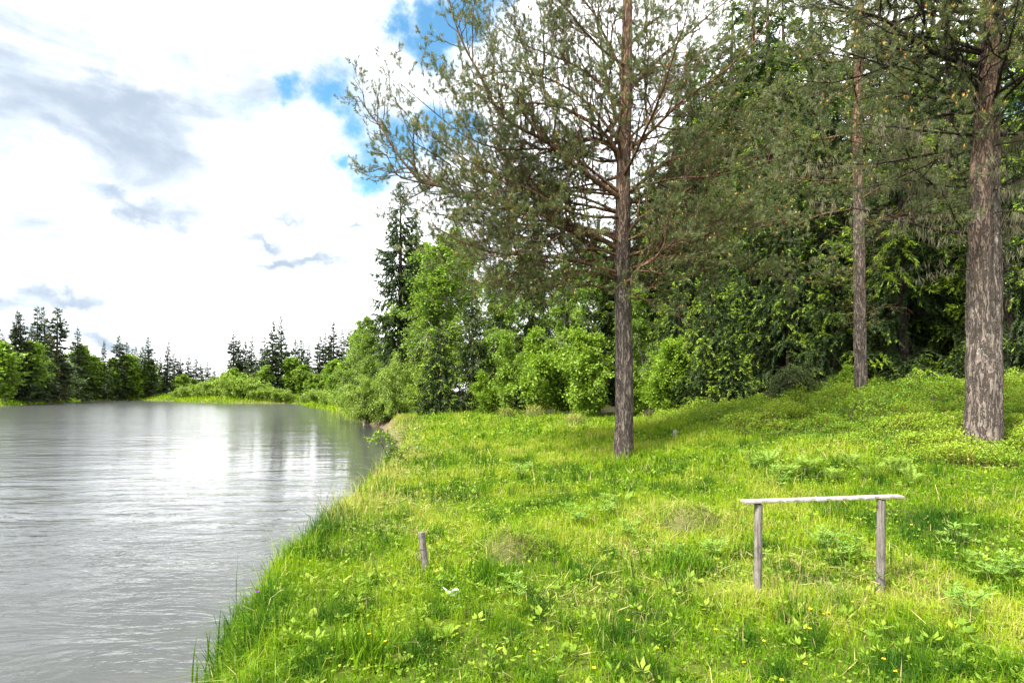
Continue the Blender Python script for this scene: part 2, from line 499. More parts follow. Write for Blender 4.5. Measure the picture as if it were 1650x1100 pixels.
def shore_sd(x, y):
    """signed distance to the shoreline: positive on land"""
    x, y = np.asarray(x, float), np.asarray(y, float)
    best = np.full(x.shape, 1e9); inside = np.zeros(x.shape, bool)
    P = SHORE; n = len(P)
    for i in range(n):
        a, b = P[i], P[(i + 1) % n]
        dx, dy = b - a
        t = np.clip(((x - a[0]) * dx + (y - a[1]) * dy) / (dx * dx + dy * dy), 0, 1)
        best = np.minimum(best, np.hypot(x - a[0] - t * dx, y - a[1] - t * dy))
        c = ((a[1] > y) != (b[1] > y)) & (x < (b[0] - a[0]) * (y - a[1]) / (b[1] - a[1] + 1e-12) + a[0])
        inside ^= c
    wob = (fbm(x * 1.1, y * 1.1, 201, 3) - .5) * .55 * (y < 45) * (x > -14)
    return np.where(inside, -best, best) + wob

CP = np.array([(-1.5, 0, 0), (-1.7, 3.3, 0), (-2.1, 5.5, 0), (-2.4, 9, 0), (-2.8, 13, .08), (-3.2, 17, .22), (-4.2, 23, .3), (-5.8, 29, .25), (-8, 35, .2), (0, 0, 0), (0, 4, 0), (0, 8, .02),
               (2, 4.65, 0), (3.04, 4.7, .02), (5, 4.5, .14), (2.36, 12, .29), (-.5, 12, .16), (0, 18, .38), (-4.1, 30, .46), (2, 25, .55), (5.8, 21, .62), (7.46, 9, .82), (9.2, 15, 1.66),
               (6.4, 18, 1.0), (5.45, 8, .55), (4.3, 10.5, .56), (13, 13, 1.75), (12, 9, 1.3), (9, 4, .5), (15, 20, 1.75), (8, 0, .2), (10, 25, 1.2), (20, 12, 1.9), (20, 30, 1.5),
               (0, 40, .6), (-10, 50, .4), (20, 45, 1.0), (30, 15, 1.6), (0, -8, 0), (12, -6, .2), (-1, 33, .55), (35, 40, 1)], float)
def _tps(r2):
    return np.where(r2 > 1e-12, 0.5 * r2 * np.log(np.maximum(r2, 1e-12)), 0)
_n = len(CP)
_K = _tps((CP[:, None, 0] - CP[None, :, 0]) ** 2 + (CP[:, None, 1] - CP[None, :, 1]) ** 2) + np.eye(_n) * 0.6
_Q = np.c_[np.ones(_n), CP[:, :2]]
_sol = np.linalg.solve(np.block([[_K, _Q], [_Q.T, np.zeros((3, 3))]]), np.r_[CP[:, 2], 0, 0, 0])

def gz(x, y, sd=None):
    x, y = np.asarray(x, float), np.asarray(y, float)
    shp = x.shape
    x, y = x.ravel(), y.ravel()
    sd = shore_sd(x, y) if sd is None else np.asarray(sd).ravel()
    z = np.zeros(x.shape)
    for i in range(_n):
        z += _sol[i] * _tps((x - CP[i, 0]) ** 2 + (y - CP[i, 1]) ** 2)
    z += _sol[_n] + _sol[_n + 1] * x + _sol[_n + 2] * y
    far = np.clip((np.hypot(x - 4, y - 15) - 25) / 20, 0, 1); far = far * far * (3 - 2 * far)
    z = np.where(far < 1, z, 0) * (1 - far) + far * (0.35 + 0.3 * fbm(x * .05, y * .05, 9))
    z = z + (fbm(x * .9, y * .9, 3) - .5) * .16 * np.clip(sd, 0, 1) + (fbm(x * 4, y * 4, 5, 2) - .5) * .05 * (1 - far)
    fy = np.clip((y - 38) / 40, 0, 1) + (x < -20)
    wb = 0.42 + np.clip(fy, 0, 1) * 6
    t = np.clip(sd / wb, 0, 1); s = 1 - (1 - t) ** 2.2
    land = WATER - 0.02 + (z - WATER) * s
    bed_ = WATER - 0.02 - np.minimum(1.3, -sd * 0.6)
    return np.where(sd > 0, land, bed_).reshape(shp)

FE_X = np.array([-30, -7, -4.5, 2, 5.8, 7.0, 9.3, 14, 22, 60]); FE_Y = np.array([40, 35.5, 31, 26, 22, 18.8, 16.2, 15.2, 14, 10])
def forest_edge(x):
    return np.interp(x, FE_X, FE_Y)
def in_poly(x, y, P):
    r = np.zeros(np.shape(x), bool)
    for i in range(len(P)):
        a, b = P[i], P[(i + 1) % len(P)]
        r ^= ((a[1] > y) != (b[1] > y)) & (x < (b[0] - a[0]) * (y - a[1]) / (b[1] - a[1] + 1e-12) + a[0])
    return r
BIL = [(5.2, 21.5), (4.7, 15), (4.9, 12), (5.6, 10), (6.5, 8.4), (8.0, 7.2), (11, 6.4), (26, 6), (26, 20), (9, 19)]
def bilberry(x, y):
    return in_poly(x + (fbm(x * .8, y * .8, 21) - .5) * 1.6, y + (fbm(x * .8, y * .8, 31) - .5) * 1.6, BIL)

def axis(lo, hi, step, far_lo, far_hi, mid=None, g_=1.13):
    c = list(np.arange(lo, hi + 1e-6, step))
    s, v = step, hi
    while v < far_hi:
        s = min(s * g_, 2.2 if (mid and v < mid[1]) else 1e9); v += s; c.append(v)
    s, v = step, lo
    while v > far_lo:
        s = min(s * g_, 2.2 if (mid and v > mid[0]) else 1e9); v -= s; c.insert(0, v)
    return np.array(c)
gx = axis(-4.2, 13, 0.14, -2500, 2500, (-125, 30)); gy = axis(2, 24, 0.16, -800, 4000, (-5, 160))
X, Y = np.meshgrid(gx, gy, indexing='ij')
SD = shore_sd(X, Y); Z = gz(X, Y, SD)
mb = MB()
idx = np.arange(X.size).reshape(X.shape)
q = np.stack([idx[:-1, :-1], idx[1:, :-1], idx[1:, 1:], idx[:-1, 1:]], -1).reshape(-1, 4)
mb.add(np.stack([X, Y, Z], -1), quads=q)
ground = tag(mb.build('ground', MAT['ground'], smooth=True), kind='structure')
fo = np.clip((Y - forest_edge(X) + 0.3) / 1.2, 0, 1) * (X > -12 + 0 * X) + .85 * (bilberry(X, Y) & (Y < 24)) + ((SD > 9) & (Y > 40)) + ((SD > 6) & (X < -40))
so = .6 * np.clip(1.2 - np.abs(SD - 0.1) / 0.35, 0, 1) * np.clip((Y - 9) / 3, 0, 1) * (Y < 40) + (SD < 0)
for nm, arr in (('forest', fo), ('soil', so)):
    a = ground.data.attributes.new(nm, 'FLOAT', 'POINT'); a.data.foreach_set('value', np.clip(arr, 0, 1).astype(np.float32).ravel())
mb = MB()
mb.add([(-1500, -700, 0), (60, -700, 0), (60, 700, 0), (-1500, 700, 0)], quads=[(0, 1, 2, 3)])
wat = tag(mb.build('water', MAT['water']), kind='structure'); wat.location.z = WATER

# ------------------------------------------------------------------ grass and ground cover (nobody could count it)
rng = np.random.default_rng(7)
STRAW = [(1.95, 5.0, .5), (2.5, 5.1, .6), (1.6, 5.2, .55), (2.05, 6.9, .45), (.0, 5.75, .35), (-1.6, 8.5, .7), (-2.2, 11, .8), (-2.4, 14, 1), (1.3, 5.9, .4), (3.3, 5.0, .35), (.6, 4.6, .4), (-1.4, 7, .4), (2.9, 4.9, .4)]
def straw_field(x, y):
    s = np.zeros(x.shape)
    for sx, sy, r in STRAW:
        s = np.maximum(s, np.exp(-((x - sx) ** 2 + (y - sy) ** 2) / (r * r)))
    return s

def blades(mb, x, y, z, h, wd, tint, rng, lean=0.5, mat=0):
    n = len(x); az = rng.random(n) * 2 * math.pi
    ld = np.stack([np.cos(az), np.sin(az), np.zeros(n)], 1); sdv = np.stack([-np.sin(az), np.cos(az), np.zeros(n)], 1)
    tw = rng.random(n) * math.pi
    sdv = sdv * np.cos(tw)[:, None] + ld * np.sin(tw)[:, None]
    le = (lean * (0.2 + 2.6 * rng.random(n) ** 2))[:, None] * h[:, None]
    b = np.stack([x, y, z - 0.015], 1); up = np.array([[0, 0, 1.0]])
    wv = sdv * wd[:, None] * .5
    m = b + up * h[:, None] * .56 + ld * le * .30
    tip = b + up * h[:, None] * (1 - .42 * np.minimum(le / h[:, None], 1.8)) + ld * le
    V = np.stack([b - wv, b + wv, m + wv * .8, m - wv * .8, tip], 1).reshape(-1, 3)
    i = np.arange(n) * 5
    mb.add(V, quads=np.stack([i, i + 1, i + 2, i + 3], 1), tris=np.stack([i + 3, i + 2, i + 4], 1), tint=np.repeat(tint, 5), mat=mat)

mb = MB(); herb = MB(); bil = MB(); dry = MB()
BANDS = [(1.8, 5.0, 4600, .0050, .105), (5.0, 9.0, 2700, .0065, .12), (9.0, 16.0, 1100, .010, .15), (16.0, 34.0, 450, .018, .18)]
for y0, y1, dens, wd, hh in BANDS:
    xr = (-6.5 if y0 > 15 else -3.6, y1 * .95 + 1.2)
    xr = (xr[0], min(xr[1], 14))
    n = int(dens * (y1 - y0) * (xr[1] - xr[0]))
    x = rng.uniform(*xr, n); y = rng.uniform(y0, y1, n)
    # tufts: gather a part of the blades round centres
    cx = np.round(x / .16 + rng.normal(0, .3, n)) * .16 + hashn(np.round(x / .16), np.round(y / .16), 4) * .1
    cy = np.round(y / .16 + rng.normal(0, .3, n)) * .16 + hashn(np.round(x / .16), np.round(y / .16), 5) * .1
    k = rng.random(n) < .35
    x = np.where(k, cx + rng.normal(0, .02, n), x); y = np.where(k, cy + rng.normal(0, .02, n), y)
    sd = shore_sd(x, y)
    patch = fbm(x * 1.1, y * 1.1, 40); patch2 = fbm(x * .45, y * .45, 60); fine = fbm(x * 5, y * 5, 70, 2)
    ok = (sd > -0.02) & (y < forest_edge(x) + .4) & (np.abs(x - .3) < y * .95 + 2.0)
    bb = bilberry(x, y)
    ok &= ~bb | (rng.random(n) < .10)
    ok &= rng.random(n) < .55 + .45 * (fine > .42)
    x, y, sd, patch, patch2, fine = (a[ok] for a in (x, y, sd, patch, patch2, fine))
    n = len(x)
    st = straw_field(x, y)
    tall = np.clip((fine - .56) * 6, 0, 1.2)
    h = hh * 1.12 * (.45 + .75 * rng.random(n) + .9 * np.clip(patch - .5, 0, 1) + .7 * tall * (rng.random(n) < .5))
    h *= np.where(rng.random(n) < .035, 1.7, 1)
    near_trunk = np.minimum(np.minimum(np.hypot(x - 2.36, y - 12), np.hypot(x - 7.46, y - 9)), np.hypot(x - 2.02, y - 4.66))
    h *= 1 + .8 * np.exp(-(near_trunk / .45) ** 2)
    h *= np.where((sd < .8) & (y < 12), (1.75 - .8 * np.clip(sd, 0, .8)) * np.where(rng.random(n) < .15, 1.6, 1), 1) * np.where(st > .5, .75, 1)
    yel = np.clip((y - 9) / 8, 0, 1) * .16
    tint = .00 + .60 * patch2 + 1.25 * (patch - .5) + .32 * rng.random(n) + yel - .40 * tall
    tint = np.where((y < 3.6) & (x < 1), tint - .05, tint)
    isdry = rng.random(n) < .03 + .30 * st + .10 * (patch > .62) + np.where((sd < .8) & (y > 7), .25, 0)
    tint = np.clip(np.where(isdry, .86 + .14 * rng.random(n), np.clip(tint, 0, .80)), 0, 1)
    blades(mb, x, y, gz(x, y, sd), h, wd * (.7 + .6 * rng.random(n)), tint, rng, .55)
    # broad-leaved herbs between the grass
    nh = int(n * .008)
    hx, hy = rng.uniform(*xr, nh * 2), rng.uniform(y0, y1, nh * 2)
    sd = shore_sd(hx, hy); pat = fbm(hx * 1.4, hy * 1.4, 90)
    ok = (sd > .05) & (hy < forest_edge(hx)) & ~bilberry(hx, hy) & (pat > .44) & (np.abs(hx - .3) < hy * .95 + 2)
    hx, hy = hx[ok][:nh], hy[ok][:nh]; nh = len(hx)
    per = 7
    bx, by = np.repeat(hx, per), np.repeat(hy, per); nn = nh * per
    az = rng.random(nn) * 2 * math.pi; el = rng.uniform(.15, .9, nn)
    d = np.stack([np.cos(az) * np.cos(el), np.sin(az) * np.cos(el), np.sin(el)], 1)
    sz = np.repeat(rng.uniform(.6, 1.5, nh), per) * (.036 if y0 < 9 else .055 if y0 < 16 else .09) * rng.uniform(.7, 1.3, nn)
    p0 = np.stack([bx, by, gz(bx, by) + np.repeat(rng.uniform(.02, .13, nh), per)], 1) + d * sz[:, None] * .35
    up = np.stack([np.zeros(nn), np.zeros(nn), np.ones(nn)], 1) + rng.normal(0, .3, (nn, 3))
    cards(herb, p0, d, up, sz * 1.2, sz * np.repeat(rng.uniform(.35, .75, nh), per), tint=np.clip(np.repeat(rng.random(nh), per) * .7 + rng.random(nn) * .3, 0, 1), fold=-.12)
# small round leaves low in the sward, and dead straw lying flat
for y0, y1, cnt, lf in ((1.8, 5, 15000, .015), (5, 9, 22000, .019), (9, 16, 24000, .028), (16, 32, 16000, .055)):
    x = rng.uniform(-4, min(y1 * .95 + 1.2, 13), cnt); y = rng.uniform(y0, y1, cnt); sd = shore_sd(x, y)
    ok = (sd > .02) & (y < forest_edge(x) + .3) & (np.abs(x - .3) < y * .95 + 2) & (fbm(x * 2.2, y * 2.2, 140) > .42) & ~bilberry(x, y)
    x, y, sd = x[ok], y[ok], sd[ok]; n = len(x)
    hgt = rng.uniform(.02, .11, n) * (lf / .02) ** .4
    d = rng.normal(size=(n, 3)); d[:, 2] = np.abs(d[:, 2]) * .5
    nr = rng.normal(0, .45, (n, 3)); nr[:, 2] += 1
    sz = lf * rng.uniform(.7, 1.8, n)
    cards(herb, np.stack([x, y, gz(x, y, sd) + hgt], 1), d, nr, sz * 1.3, sz, tint=np.clip(.2 + .6 * fbm(x * 1.3, y * 1.3, 150) + .4 * (rng.random(n) - .4), 0, 1), fold=-.1)
n = 18000
x = rng.uniform(-3.6, 9, n); y = rng.uniform(2, 14, n); sd = shore_sd(x, y)
ok = (sd > .05) & (rng.random(n) < .05 + .85 * straw_field(x, y) + .35 * np.clip((fbm(x * 1.6, y * 1.6, 160) - .55) * 5, 0, 1)) & (np.abs(x - .3) < y * .95 + 2) & ~bilberry(x, y)
x, y, sd = x[ok], y[ok], sd[ok]; n = len(x)
az = rng.random(n) * 6.283; d = np.stack([np.cos(az), np.sin(az), rng.normal(.12, .22, n)], 1)
nr = rng.normal(0, .4, (n, 3)); nr[:, 2] += 1
cards(mb, np.stack([x, y, gz(x, y, sd) + rng.uniform(.015, .09, n)], 1), d, nr, rng.uniform(.07, .26, n), .0032 + .0006 * y, tint=rng.uniform(.88, 1, n))
tag(mb.build('grass', MAT['grass']), kind='stuff')
tag(herb.build('meadow_herbs', MAT['herb']), kind='stuff')

# bilberry scrub on the mound
def scrub(mb, n, xr, yr, leaf, per, hmax):
    x, y = rng.uniform(*xr, n), rng.uniform(*yr, n)
    ok = bilberry(x, y) & (y < forest_edge(x) + 1.2) & (np.abs(x) < y * .95 + 2.2)
    x, y = x[ok], y[ok]
    n = len(x)
    lump = fbm(x * 1.9, y * 1.9, 101, 3); hgt = hmax * (.12 + 2.6 * np.clip(lump - .28, 0, 1))
    bx, by = np.repeat(x, per), np.repeat(y, per); nn = n * per
    hz = np.repeat(hgt, per) * rng.random(nn) ** .5
    ox = rng.normal(0, .055, (nn, 2))
    pos = np.stack([bx + ox[:, 0], by + ox[:, 1], np.repeat(gz(x, y), per) + hz], 1)
    d = rng.normal(size=(nn, 3)); d[:, 2] = np.abs(d[:, 2]) * .9
    up = rng.normal(0, .7, (nn, 3)); up[:, 2] += .8
    sz = leaf * rng.uniform(.7, 1.4, nn)
    t = np.clip(.02 + .75 * np.repeat(fbm(x * .9, y * .9, 111), per) + .30 * rng.random(nn) + .25 * (hz / hmax - .4), 0, .86)
    t = np.where(rng.random(nn) < .025, 1, t)
    cards(mb, pos, d, up, sz, sz * .62, tint=t)
    st = np.stack([np.stack([x, y, gz(x, y) - .02], 1), np.stack([x + rng.normal(0, .03, n), y + rng.normal(0, .03, n), gz(x, y) + hgt * .8], 1)], 1)
    tubes(mb, st[::2], np.full((len(st[::2]), 2), .0022), 3, tint=1)
scrub(bil, 11000, (4.2, 13), (6.2, 11.5), .030, 18, .26)
scrub(bil, 15000, (4.2, 20), (11.5, 22), .042, 16, .34)
tag(bil.build('bilberry_scrub', MAT['bilberry']), kind='stuff')

# sedge and low growth along the far shore
mb = MB()
n = 80000
x = rng.uniform(-115, -9, n); y = rng.uniform(38, 150, n); sd = shore_sd(x, y)
ok = (sd > -.2) & (sd < 9); x, y, sd = x[ok], y[ok], sd[ok]; n = len(x)
blades(mb, x, y, gz(x, y, sd), rng.uniform(.35, .9, n) * np.where(sd < 2, .8, 1), rng.uniform(.10, .22, n), np.clip(.20 + .4 * fbm(x * .2, y * .2, 5) + .2 * rng.random(n), 0, .8), rng, .5)
tag(mb.build('shore_sedge', MAT['grass']), kind='stuff')

# ------------------------------------------------------------------ tree builders
UP = np.array([0, 0, 1.0])

def path_len(P):
    return np.linalg.norm(np.diff(P, axis=1), axis=2).sum(1)

def along(P, rng, per_m, s0=0.0, s1=1.0, least=1):
    """random positions along batch paths: index, t, position, tangent"""
    c = np.maximum((path_len(P) * per_m * (s1 - s0) + rng.random(len(P))).astype(int), least)
    idx = np.repeat(np.arange(len(P)), c)
    t = s0 + (s1 - s0) * rng.random(len(idx))
    p, tan = sample(P, idx, t)
    return idx, t, p, tan

def tilt(tan, ang, rng, flat=1.0, up=0.0):
    rv = rng.normal(size=tan.shape); rv[:, 2] *= flat
    perp = unit(rv - (rv * tan).sum(1, keepdims=True) * tan)
    a = np.broadcast_to(ang, (len(tan),))[:, None]
    d = tan * np.cos(a) + perp * np.sin(a); d[:, 2] += up
    return unit(d)

def needles(mb, P, rng, per_m, L, Wd, s0=0.0, tint=(0.1, 0.7), mat=0, ang=0.75):
    idx, t, p, tan = along(P, rng, per_m, s0, 1.0, 4)
    d = tilt(tan, ang * rng.uniform(.5, 1.3, len(p)), rng, 1.0, .12)
    base = rng.random(len(P))
    tt = tint[0] + (tint[1] - tint[0]) * np.clip(.6 * base[idx] + .4 * rng.random(len(p)), 0, 1)
    cards(mb, p, d, rng.normal(size=d.shape), L * rng.uniform(.7, 1.2, len(p)), Wd, mat=mat, tint=tt)

def pine_limb(root, base, pts, r0, rng, crown, barkm, dens=1.0, needle=(.072, .0066), cone=0.2, name='limb', sub_len=.42, bare=.16, tints=(.1, .75), per_m=400):
    n = 16
    P = spline(pts, n)
    P = P + rng.normal(0, .012, P.shape) * np.linspace(0, 1, n)[:, None]
    Lm = float(path_len(P[None])[0])
    Rr = r0 * (1 - .82 * np.linspace(0, 1, n) ** .8)
    mb = MB()
    tubes(mb, P, Rr, 7, lump=.06, rng=rng)
    if dens > 0:
        sub, sr, si, st = sprout(P[None], Rr[None], rng, max(3, int(Lm * 5.2 * dens)), bare, 1.0, .95,
                                 lambda i, t: (sub_len * (1.0 - t) + .16) * min(max(Lm, 1.2), 3.6), 7, .55, .12, .14, .6, .045, .0035)
        tubes(mb, sub, sr, 4)
        tip = P[None, -5:]
        tw, tr, ti_, tt = sprout(sub, sr, rng, np.maximum((path_len(sub) * 5.2).astype(int), 2), .25, 1.0, .75, .23, 5, .8, .1, .22, .6, .05, .0022, .5)
        t2, r2, _, _ = sprout(tw, tr, rng, 2, .25, .95, .7, .13, 4, .9, .1, .2, .7, .05, .0018, .4)
        tubes(mb, tw, tr, 3); tubes(mb, t2, r2, 3)
        L, Wd = needle
        needles(crown, tw, rng, per_m, L, Wd, .58, tints)
        needles(crown, t2, rng, per_m, L, Wd, .5, tints)
        subt = sub[:, 4:]
        needles(crown, subt, rng, per_m * .9, L, Wd, .6, tints)
        if cone:
            ends = np.concatenate([tw[:, -1], t2[:, -1]])
            k = rng.random(len(ends)) < cone
            e = ends[k]
            for a in range(2):
                d = np.tile(UP, (len(e), 1)) + rng.normal(0, .25, (len(e), 3))
                cards(crown, e, d, rng.normal(size=d.shape), .050, .017, mat=1, tint=rng.random(len(e)), mid=.35)
    o = mb.build(name, barkm, root, smooth=True, origin=base)
    return o

def trunk_mesh(root, base, pts, radii, rng, mat, tint, k=26, n=90, flare=0.5, lump=.022):
    P = spline(pts, n); s = np.linspace(0, 1, n)
    Rr = np.interp(s, np.linspace(0, 1, len(radii)), radii)
    hgt = P[:, 2] - P[0, 2]
    Rr = Rr * (1 + flare * np.exp(-hgt / .22))
    mb = MB()
    k, n2 = k * 2, n * 3
    s2 = np.linspace(0, 1, n2); P = spline(pts, n2); Rr = np.interp(s2, s, Rr)
    ang, zz = np.meshgrid(np.arange(k) / k, P[:, 2] - P[0, 2])
    cells = 2 * math.pi * Rr[0] / .055
    wob = vnoise(ang * 6, zz * 1.3, 7) * 1.4
    rg = np.abs(vnoise((ang * round(cells) + wob), zz * 4.5, 3) - .5) * 2
    seam = np.where((ang < .03) | (ang > .97), 0, 1)
    ridge = (rg - .5) * .03 * np.interp(s2, [0, .35, .6, 1], [1, .9, .35, .1])[:, None] * np.minimum(Rr / .25, 1)[:, None] * seam
    tubes(mb, P, Rr, k, tint=np.interp(s2, *tint)[None], lump=lump * .25, rng=rng, ridge=ridge)
    return mb.build('trunk', mat, root, smooth=True, origin=base)

def px_path(pts, Y, x0, slope=0.0, bend=0.0, start=None):
    """limb points drawn as offsets from the trunk; the limb leaves the trunk's plane by slope (m per m)"""
    out = []
    for i, (px, py) in enumerate(pts):
        X, _, Zz = at(px, py, Y)
        d = abs(X - x0)
        y = Y + slope * d + bend * d * d
        k = y / Y
        out.append(((px - HX) / F * y, y, EYE - (py - HZ) / F * y))
    return np.array(out)

def at(px, py, Y):
    return ((px - HX) / F * Y, Y, EYE - (py - HZ) / F * Y)

# ------------------------------------------------------------------ the large pine in the meadow
rng = np.random.default_rng(11)
PY = 12.0
px0 = at(1005, 738, PY)[0]; pz0 = float(gz(px0, PY)); base = (px0, PY, pz0 - .05)
pine = thing('pine_tree', 'large pine with wide open reddish limbs standing alone in the middle of the meadow', 'tree', base)
trunk_pts = [(px0, PY, pz0 - .1), (px0 + .01, PY, 2.2), (px0 - .02, PY + .03, 4.2), (px0 + .0, PY + .05, 6.2), (px0 + .06, PY + .05, 8.2), (px0 + .08, PY, 10.4), (px0 + .05, PY, 14.6)]
trunk_mesh(pine, base, trunk_pts, [.195, .185, .17, .15, .125, .095, .02], rng, MAT['bark'], ([0, .32, .42, .6, 1], [0, 0, .25, .75, 1]), flare=.28)
crown = MB()
def rr(a, b): return float(rng.uniform(a, b))
HERO = [   # pixel path in the photograph, base radius, slope out of the trunk's plane, bend
    ([(1007, 275), (1003, 262), (979, 221), (937, 187), (882, 169), (830, 168), (770, 160)], .060, -.12, .0, 1),
    ([(882, 169), (874, 128), (878, 86), (872, 35), (868, -20)], .032, .25, .0, .9),
    ([(1006, 290), (989, 240), (955, 223), (923, 230), (903, 238), (851, 257), (792, 297), (735, 325)], .058, .18, .0, 1),
    ([(1004, 322), (972, 300), (913, 256), (885, 231), (834, 204), (803, 180), (765, 104), (740, 55), (722, -15)], .062, -.32, .0, 1.15),
    ([(1004, 405), (960, 380), (900, 352), (833, 330), (747, 314), (695, 294), (671, 287), (637, 242), (606, 197), (576, 155)], .066, .12, .0, 1.1),
    ([(1003, 440), (993, 438), (938, 422), (902, 415), (829, 409), (785, 404), (742, 387), (700, 364)], .056, -.22, .0, 1),
    ([(1000, 470), (985, 467), (942, 458), (905, 462), (873, 465)], .038, -.35, .0, .55),
    ([(1002, 398), (953, 382), (909, 369), (862, 361), (800, 366), (730, 350), (660, 335)], .050, .35, .0, 1),
    ([(1006, 440), (1018, 436), (1044, 422), (1076, 405), (1118, 391), (1161, 364), (1215, 352)], .050, -.15, .0, 1),
    ([(1010, 476), (1024, 474), (1079, 452), (1150, 431), (1190, 417)], .036, -.4, .0, .8),
    ([(1006, 434), (1044, 421), (1098, 415), (1150, 420)], .032, .4, .0, .9),
    ([(1010, 480), (1050, 483), (1098, 487)], .018, -.3, .0, .0),
    ([(1006, 262), (1014, 242), (1058, 204), (1100, 162), (1179, 107), (1238, 38), (1260, -10)], .048, -.25, .0, 1),
    ([(1010, 160), (1015, 145), (1051, 107), (1100, 62), (1169, 3), (1210, -40)], .044, .1, .0, 1),
    ([(1012, 75), (1051, 35), (1079, 14), (1130, -40)], .036, .3, .0, 1),
    ([(1008, 315), (1041, 287), (1072, 262), (1100, 252), (1134, 254), (1190, 258), (1259, 245)], .044, .15, .0, 1),
    ([(1008, 385), (1030, 352), (1079, 325), (1100, 311), (1145, 283), (1215, 257)], .044, -.3, .0, .9),
    ([(1006, 200), (992, 186), (982, 148), (961, 31), (947, 0), (930, -60)], .040, -.1, .0, 1),
    ([(1006, 120), (975, 60), (958, 24), (934, -5), (880, -40)], .036, .2, .0, 1),
    ([(1008, 130), (1060, 108), (1130, 100), (1190, 78)], .026, -.2, .0, 1),
    ([(1005, 230), (1060, 190), (1150, 186), (1230, 170)], .03, .5, .0, 1),
    ([(1005, 345), (940, 330), (870, 318), (800, 270), (720, 240)], .040, .5, .0, 1.1),
    ([(1005, 350), (930, 345), (840, 300), (760, 262), (690, 215)], .036, -.45, .0, .9),
    ([(1006, 180), (950, 120), (890, 90), (820, 60), (765, 10)], .034, .45, .0, 1),
    ([(1006, 240), (940, 160), (860, 120), (790, 120), (700, 150)], .036, .3, .0, 1.1),
]
tx = lambda z: float(np.interp(z, [p[2] for p in trunk_pts], [p[0] for p in trunk_pts]))
for pts, r0, slope, bend, dens in HERO:
    P = px_path(pts, PY, px0, slope, bend)
    pine_limb(pine, base, P, r0, rng, crown, MAT['limb'], dens * (1.15 if min(q[1] for q in pts) < 200 else .9), cone=.20 if slope > 0 or pts[0][1] > 290 else .07, name='limb' if dens else 'dead_branch')
for i in range(26):        # limbs towards and away from the viewer and the top of the crown
    z0 = [3.9, 4.3, 4.7, 5.1, 5.6, 6.1, 6.6, 7.1, 7.6, 8.1, 8.6, 9.0, 9.4, 9.8][i % 14] + rr(-.2, .2) if i < 20 else rr(10.2, 13.4)
    az = rr(.45, math.pi - .45) * (1 if i % 5 else -1)
    Lm = (rr(2.2, 3.9) if i % 3 else rr(1.6, 2.7)) * (1 if z0 < 9 else .55)
    d = np.array([math.cos(az), math.sin(az), 0])
    b0 = np.array([tx(z0), PY, z0])
    e = rr(.15, .5)
    P = [b0, b0 + d * Lm * .35 + UP * Lm * e * .25, b0 + d * Lm * .7 + UP * Lm * e * .6 + rng.normal(0, .12, 3), b0 + d * Lm + UP * Lm * e * 1.15]
    pine_limb(pine, base, P, .04 if z0 < 9 else .025, rng, crown, MAT['limb'], 1.0, cone=.16)
for i in range(7):        # spreading limbs that fill the lower crown on both sides
    left = i < 5
    z0 = rr(4.3, 6.9); az = (math.pi if left else 0) + rr(-.75, .75); Lm = rr(3.0, 5.0) if left else rr(2.2, 3.4)
    d = np.array([math.cos(az), math.sin(az), 0]); b0 = np.array([tx(z0), PY, z0]); e = rr(.02, .34)
    P = [b0, b0 + d * Lm * .3 + UP * Lm * e * .5, b0 + d * Lm * .65 + UP * Lm * e * .6 + rng.normal(0, .15, 3), b0 + d * Lm + UP * Lm * e * 1.1]
    pine_limb(pine, base, P, .036, rng, crown, MAT['limb'], 1.15, cone=.28)
for i in range(9):        # low drooping boughs
    z0 = rr(3.9, 5.0); az = (math.pi + rr(-.9, .9)) if i < 6 else rr(-.9, .9); Lm = rr(2.0, 4.2)
    d = np.array([math.cos(az), math.sin(az), 0]); b0 = np.array([tx(z0), PY, z0]); e = rr(-.30, .02)
    P = [b0, b0 + d * Lm * .3 + UP * Lm * .05, b0 + d * Lm * .65 + UP * Lm * e * .5 + rng.normal(0, .12, 3), b0 + d * Lm + UP * Lm * e * .8]
    pine_limb(pine, base, P, .030, rng, crown, MAT['limb'], 1.0, cone=.28, bare=.3)
for i in range(9):
    z0 = rr(3.2, 4.6); az = rr(0, 6.28); Lm = rr(.35, 1.0)
    d = np.array([math.cos(az), math.sin(az), rr(-.25, .2)])
    b0 = np.array([tx(z0), PY, z0])
    mbb = [b0, b0 + d * Lm * .5, b0 + d * Lm + UP * rr(-.1, .1)]
    pine_limb(pine, base, mbb, .012, rng, crown, MAT['limb_dark'], 0, name='dead_branch')
crown.build('crown', [MAT['pine_needle'], MAT['pollen']], pine, origin=base)

# ------------------------------------------------------------------ the thick pine at the right edge
rng = np.random.default_rng(23)
QY = 9.0
qx0 = at(1585, 720, QY)[0]; qz0 = float(gz(qx0, QY)); base = (qx0, QY, qz0 - .08)
pine2 = thing('pine_tree', 'thickest pine with lichen-spotted bark and shaggy dead twigs, at the right edge', 'tree', base)
tp = [(qx0, QY, qz0 - .12)] + [at(px, py, QY) for px, py in ((1588, 560), (1591, 400), (1596, 250), (1602, 150), (1610, 0))] + [at(1614, -200, QY), at(1618, -420, QY)]
tp = [np.array(p) + np.array([0, 0.03 * i, 0]) for i, p in enumerate(tp)]
trunk_mesh(pine2, base, tp, [.250, .232, .218, .18, .16, .145, .12, .04], rng, MAT['bark_lichen'], ([0, .3, .42, .5, 1], [0, 0, .2, .55, .8]), flare=.16, lump=.03)
mbs = MB()
sp_ = [at(1588, 520, QY - .02), at(1580, 400, QY - .06), at(1579, 300, QY - .10), at(1584, 210, QY - .11), at(1592, 120, QY - .06), at(1600, 20, QY)]
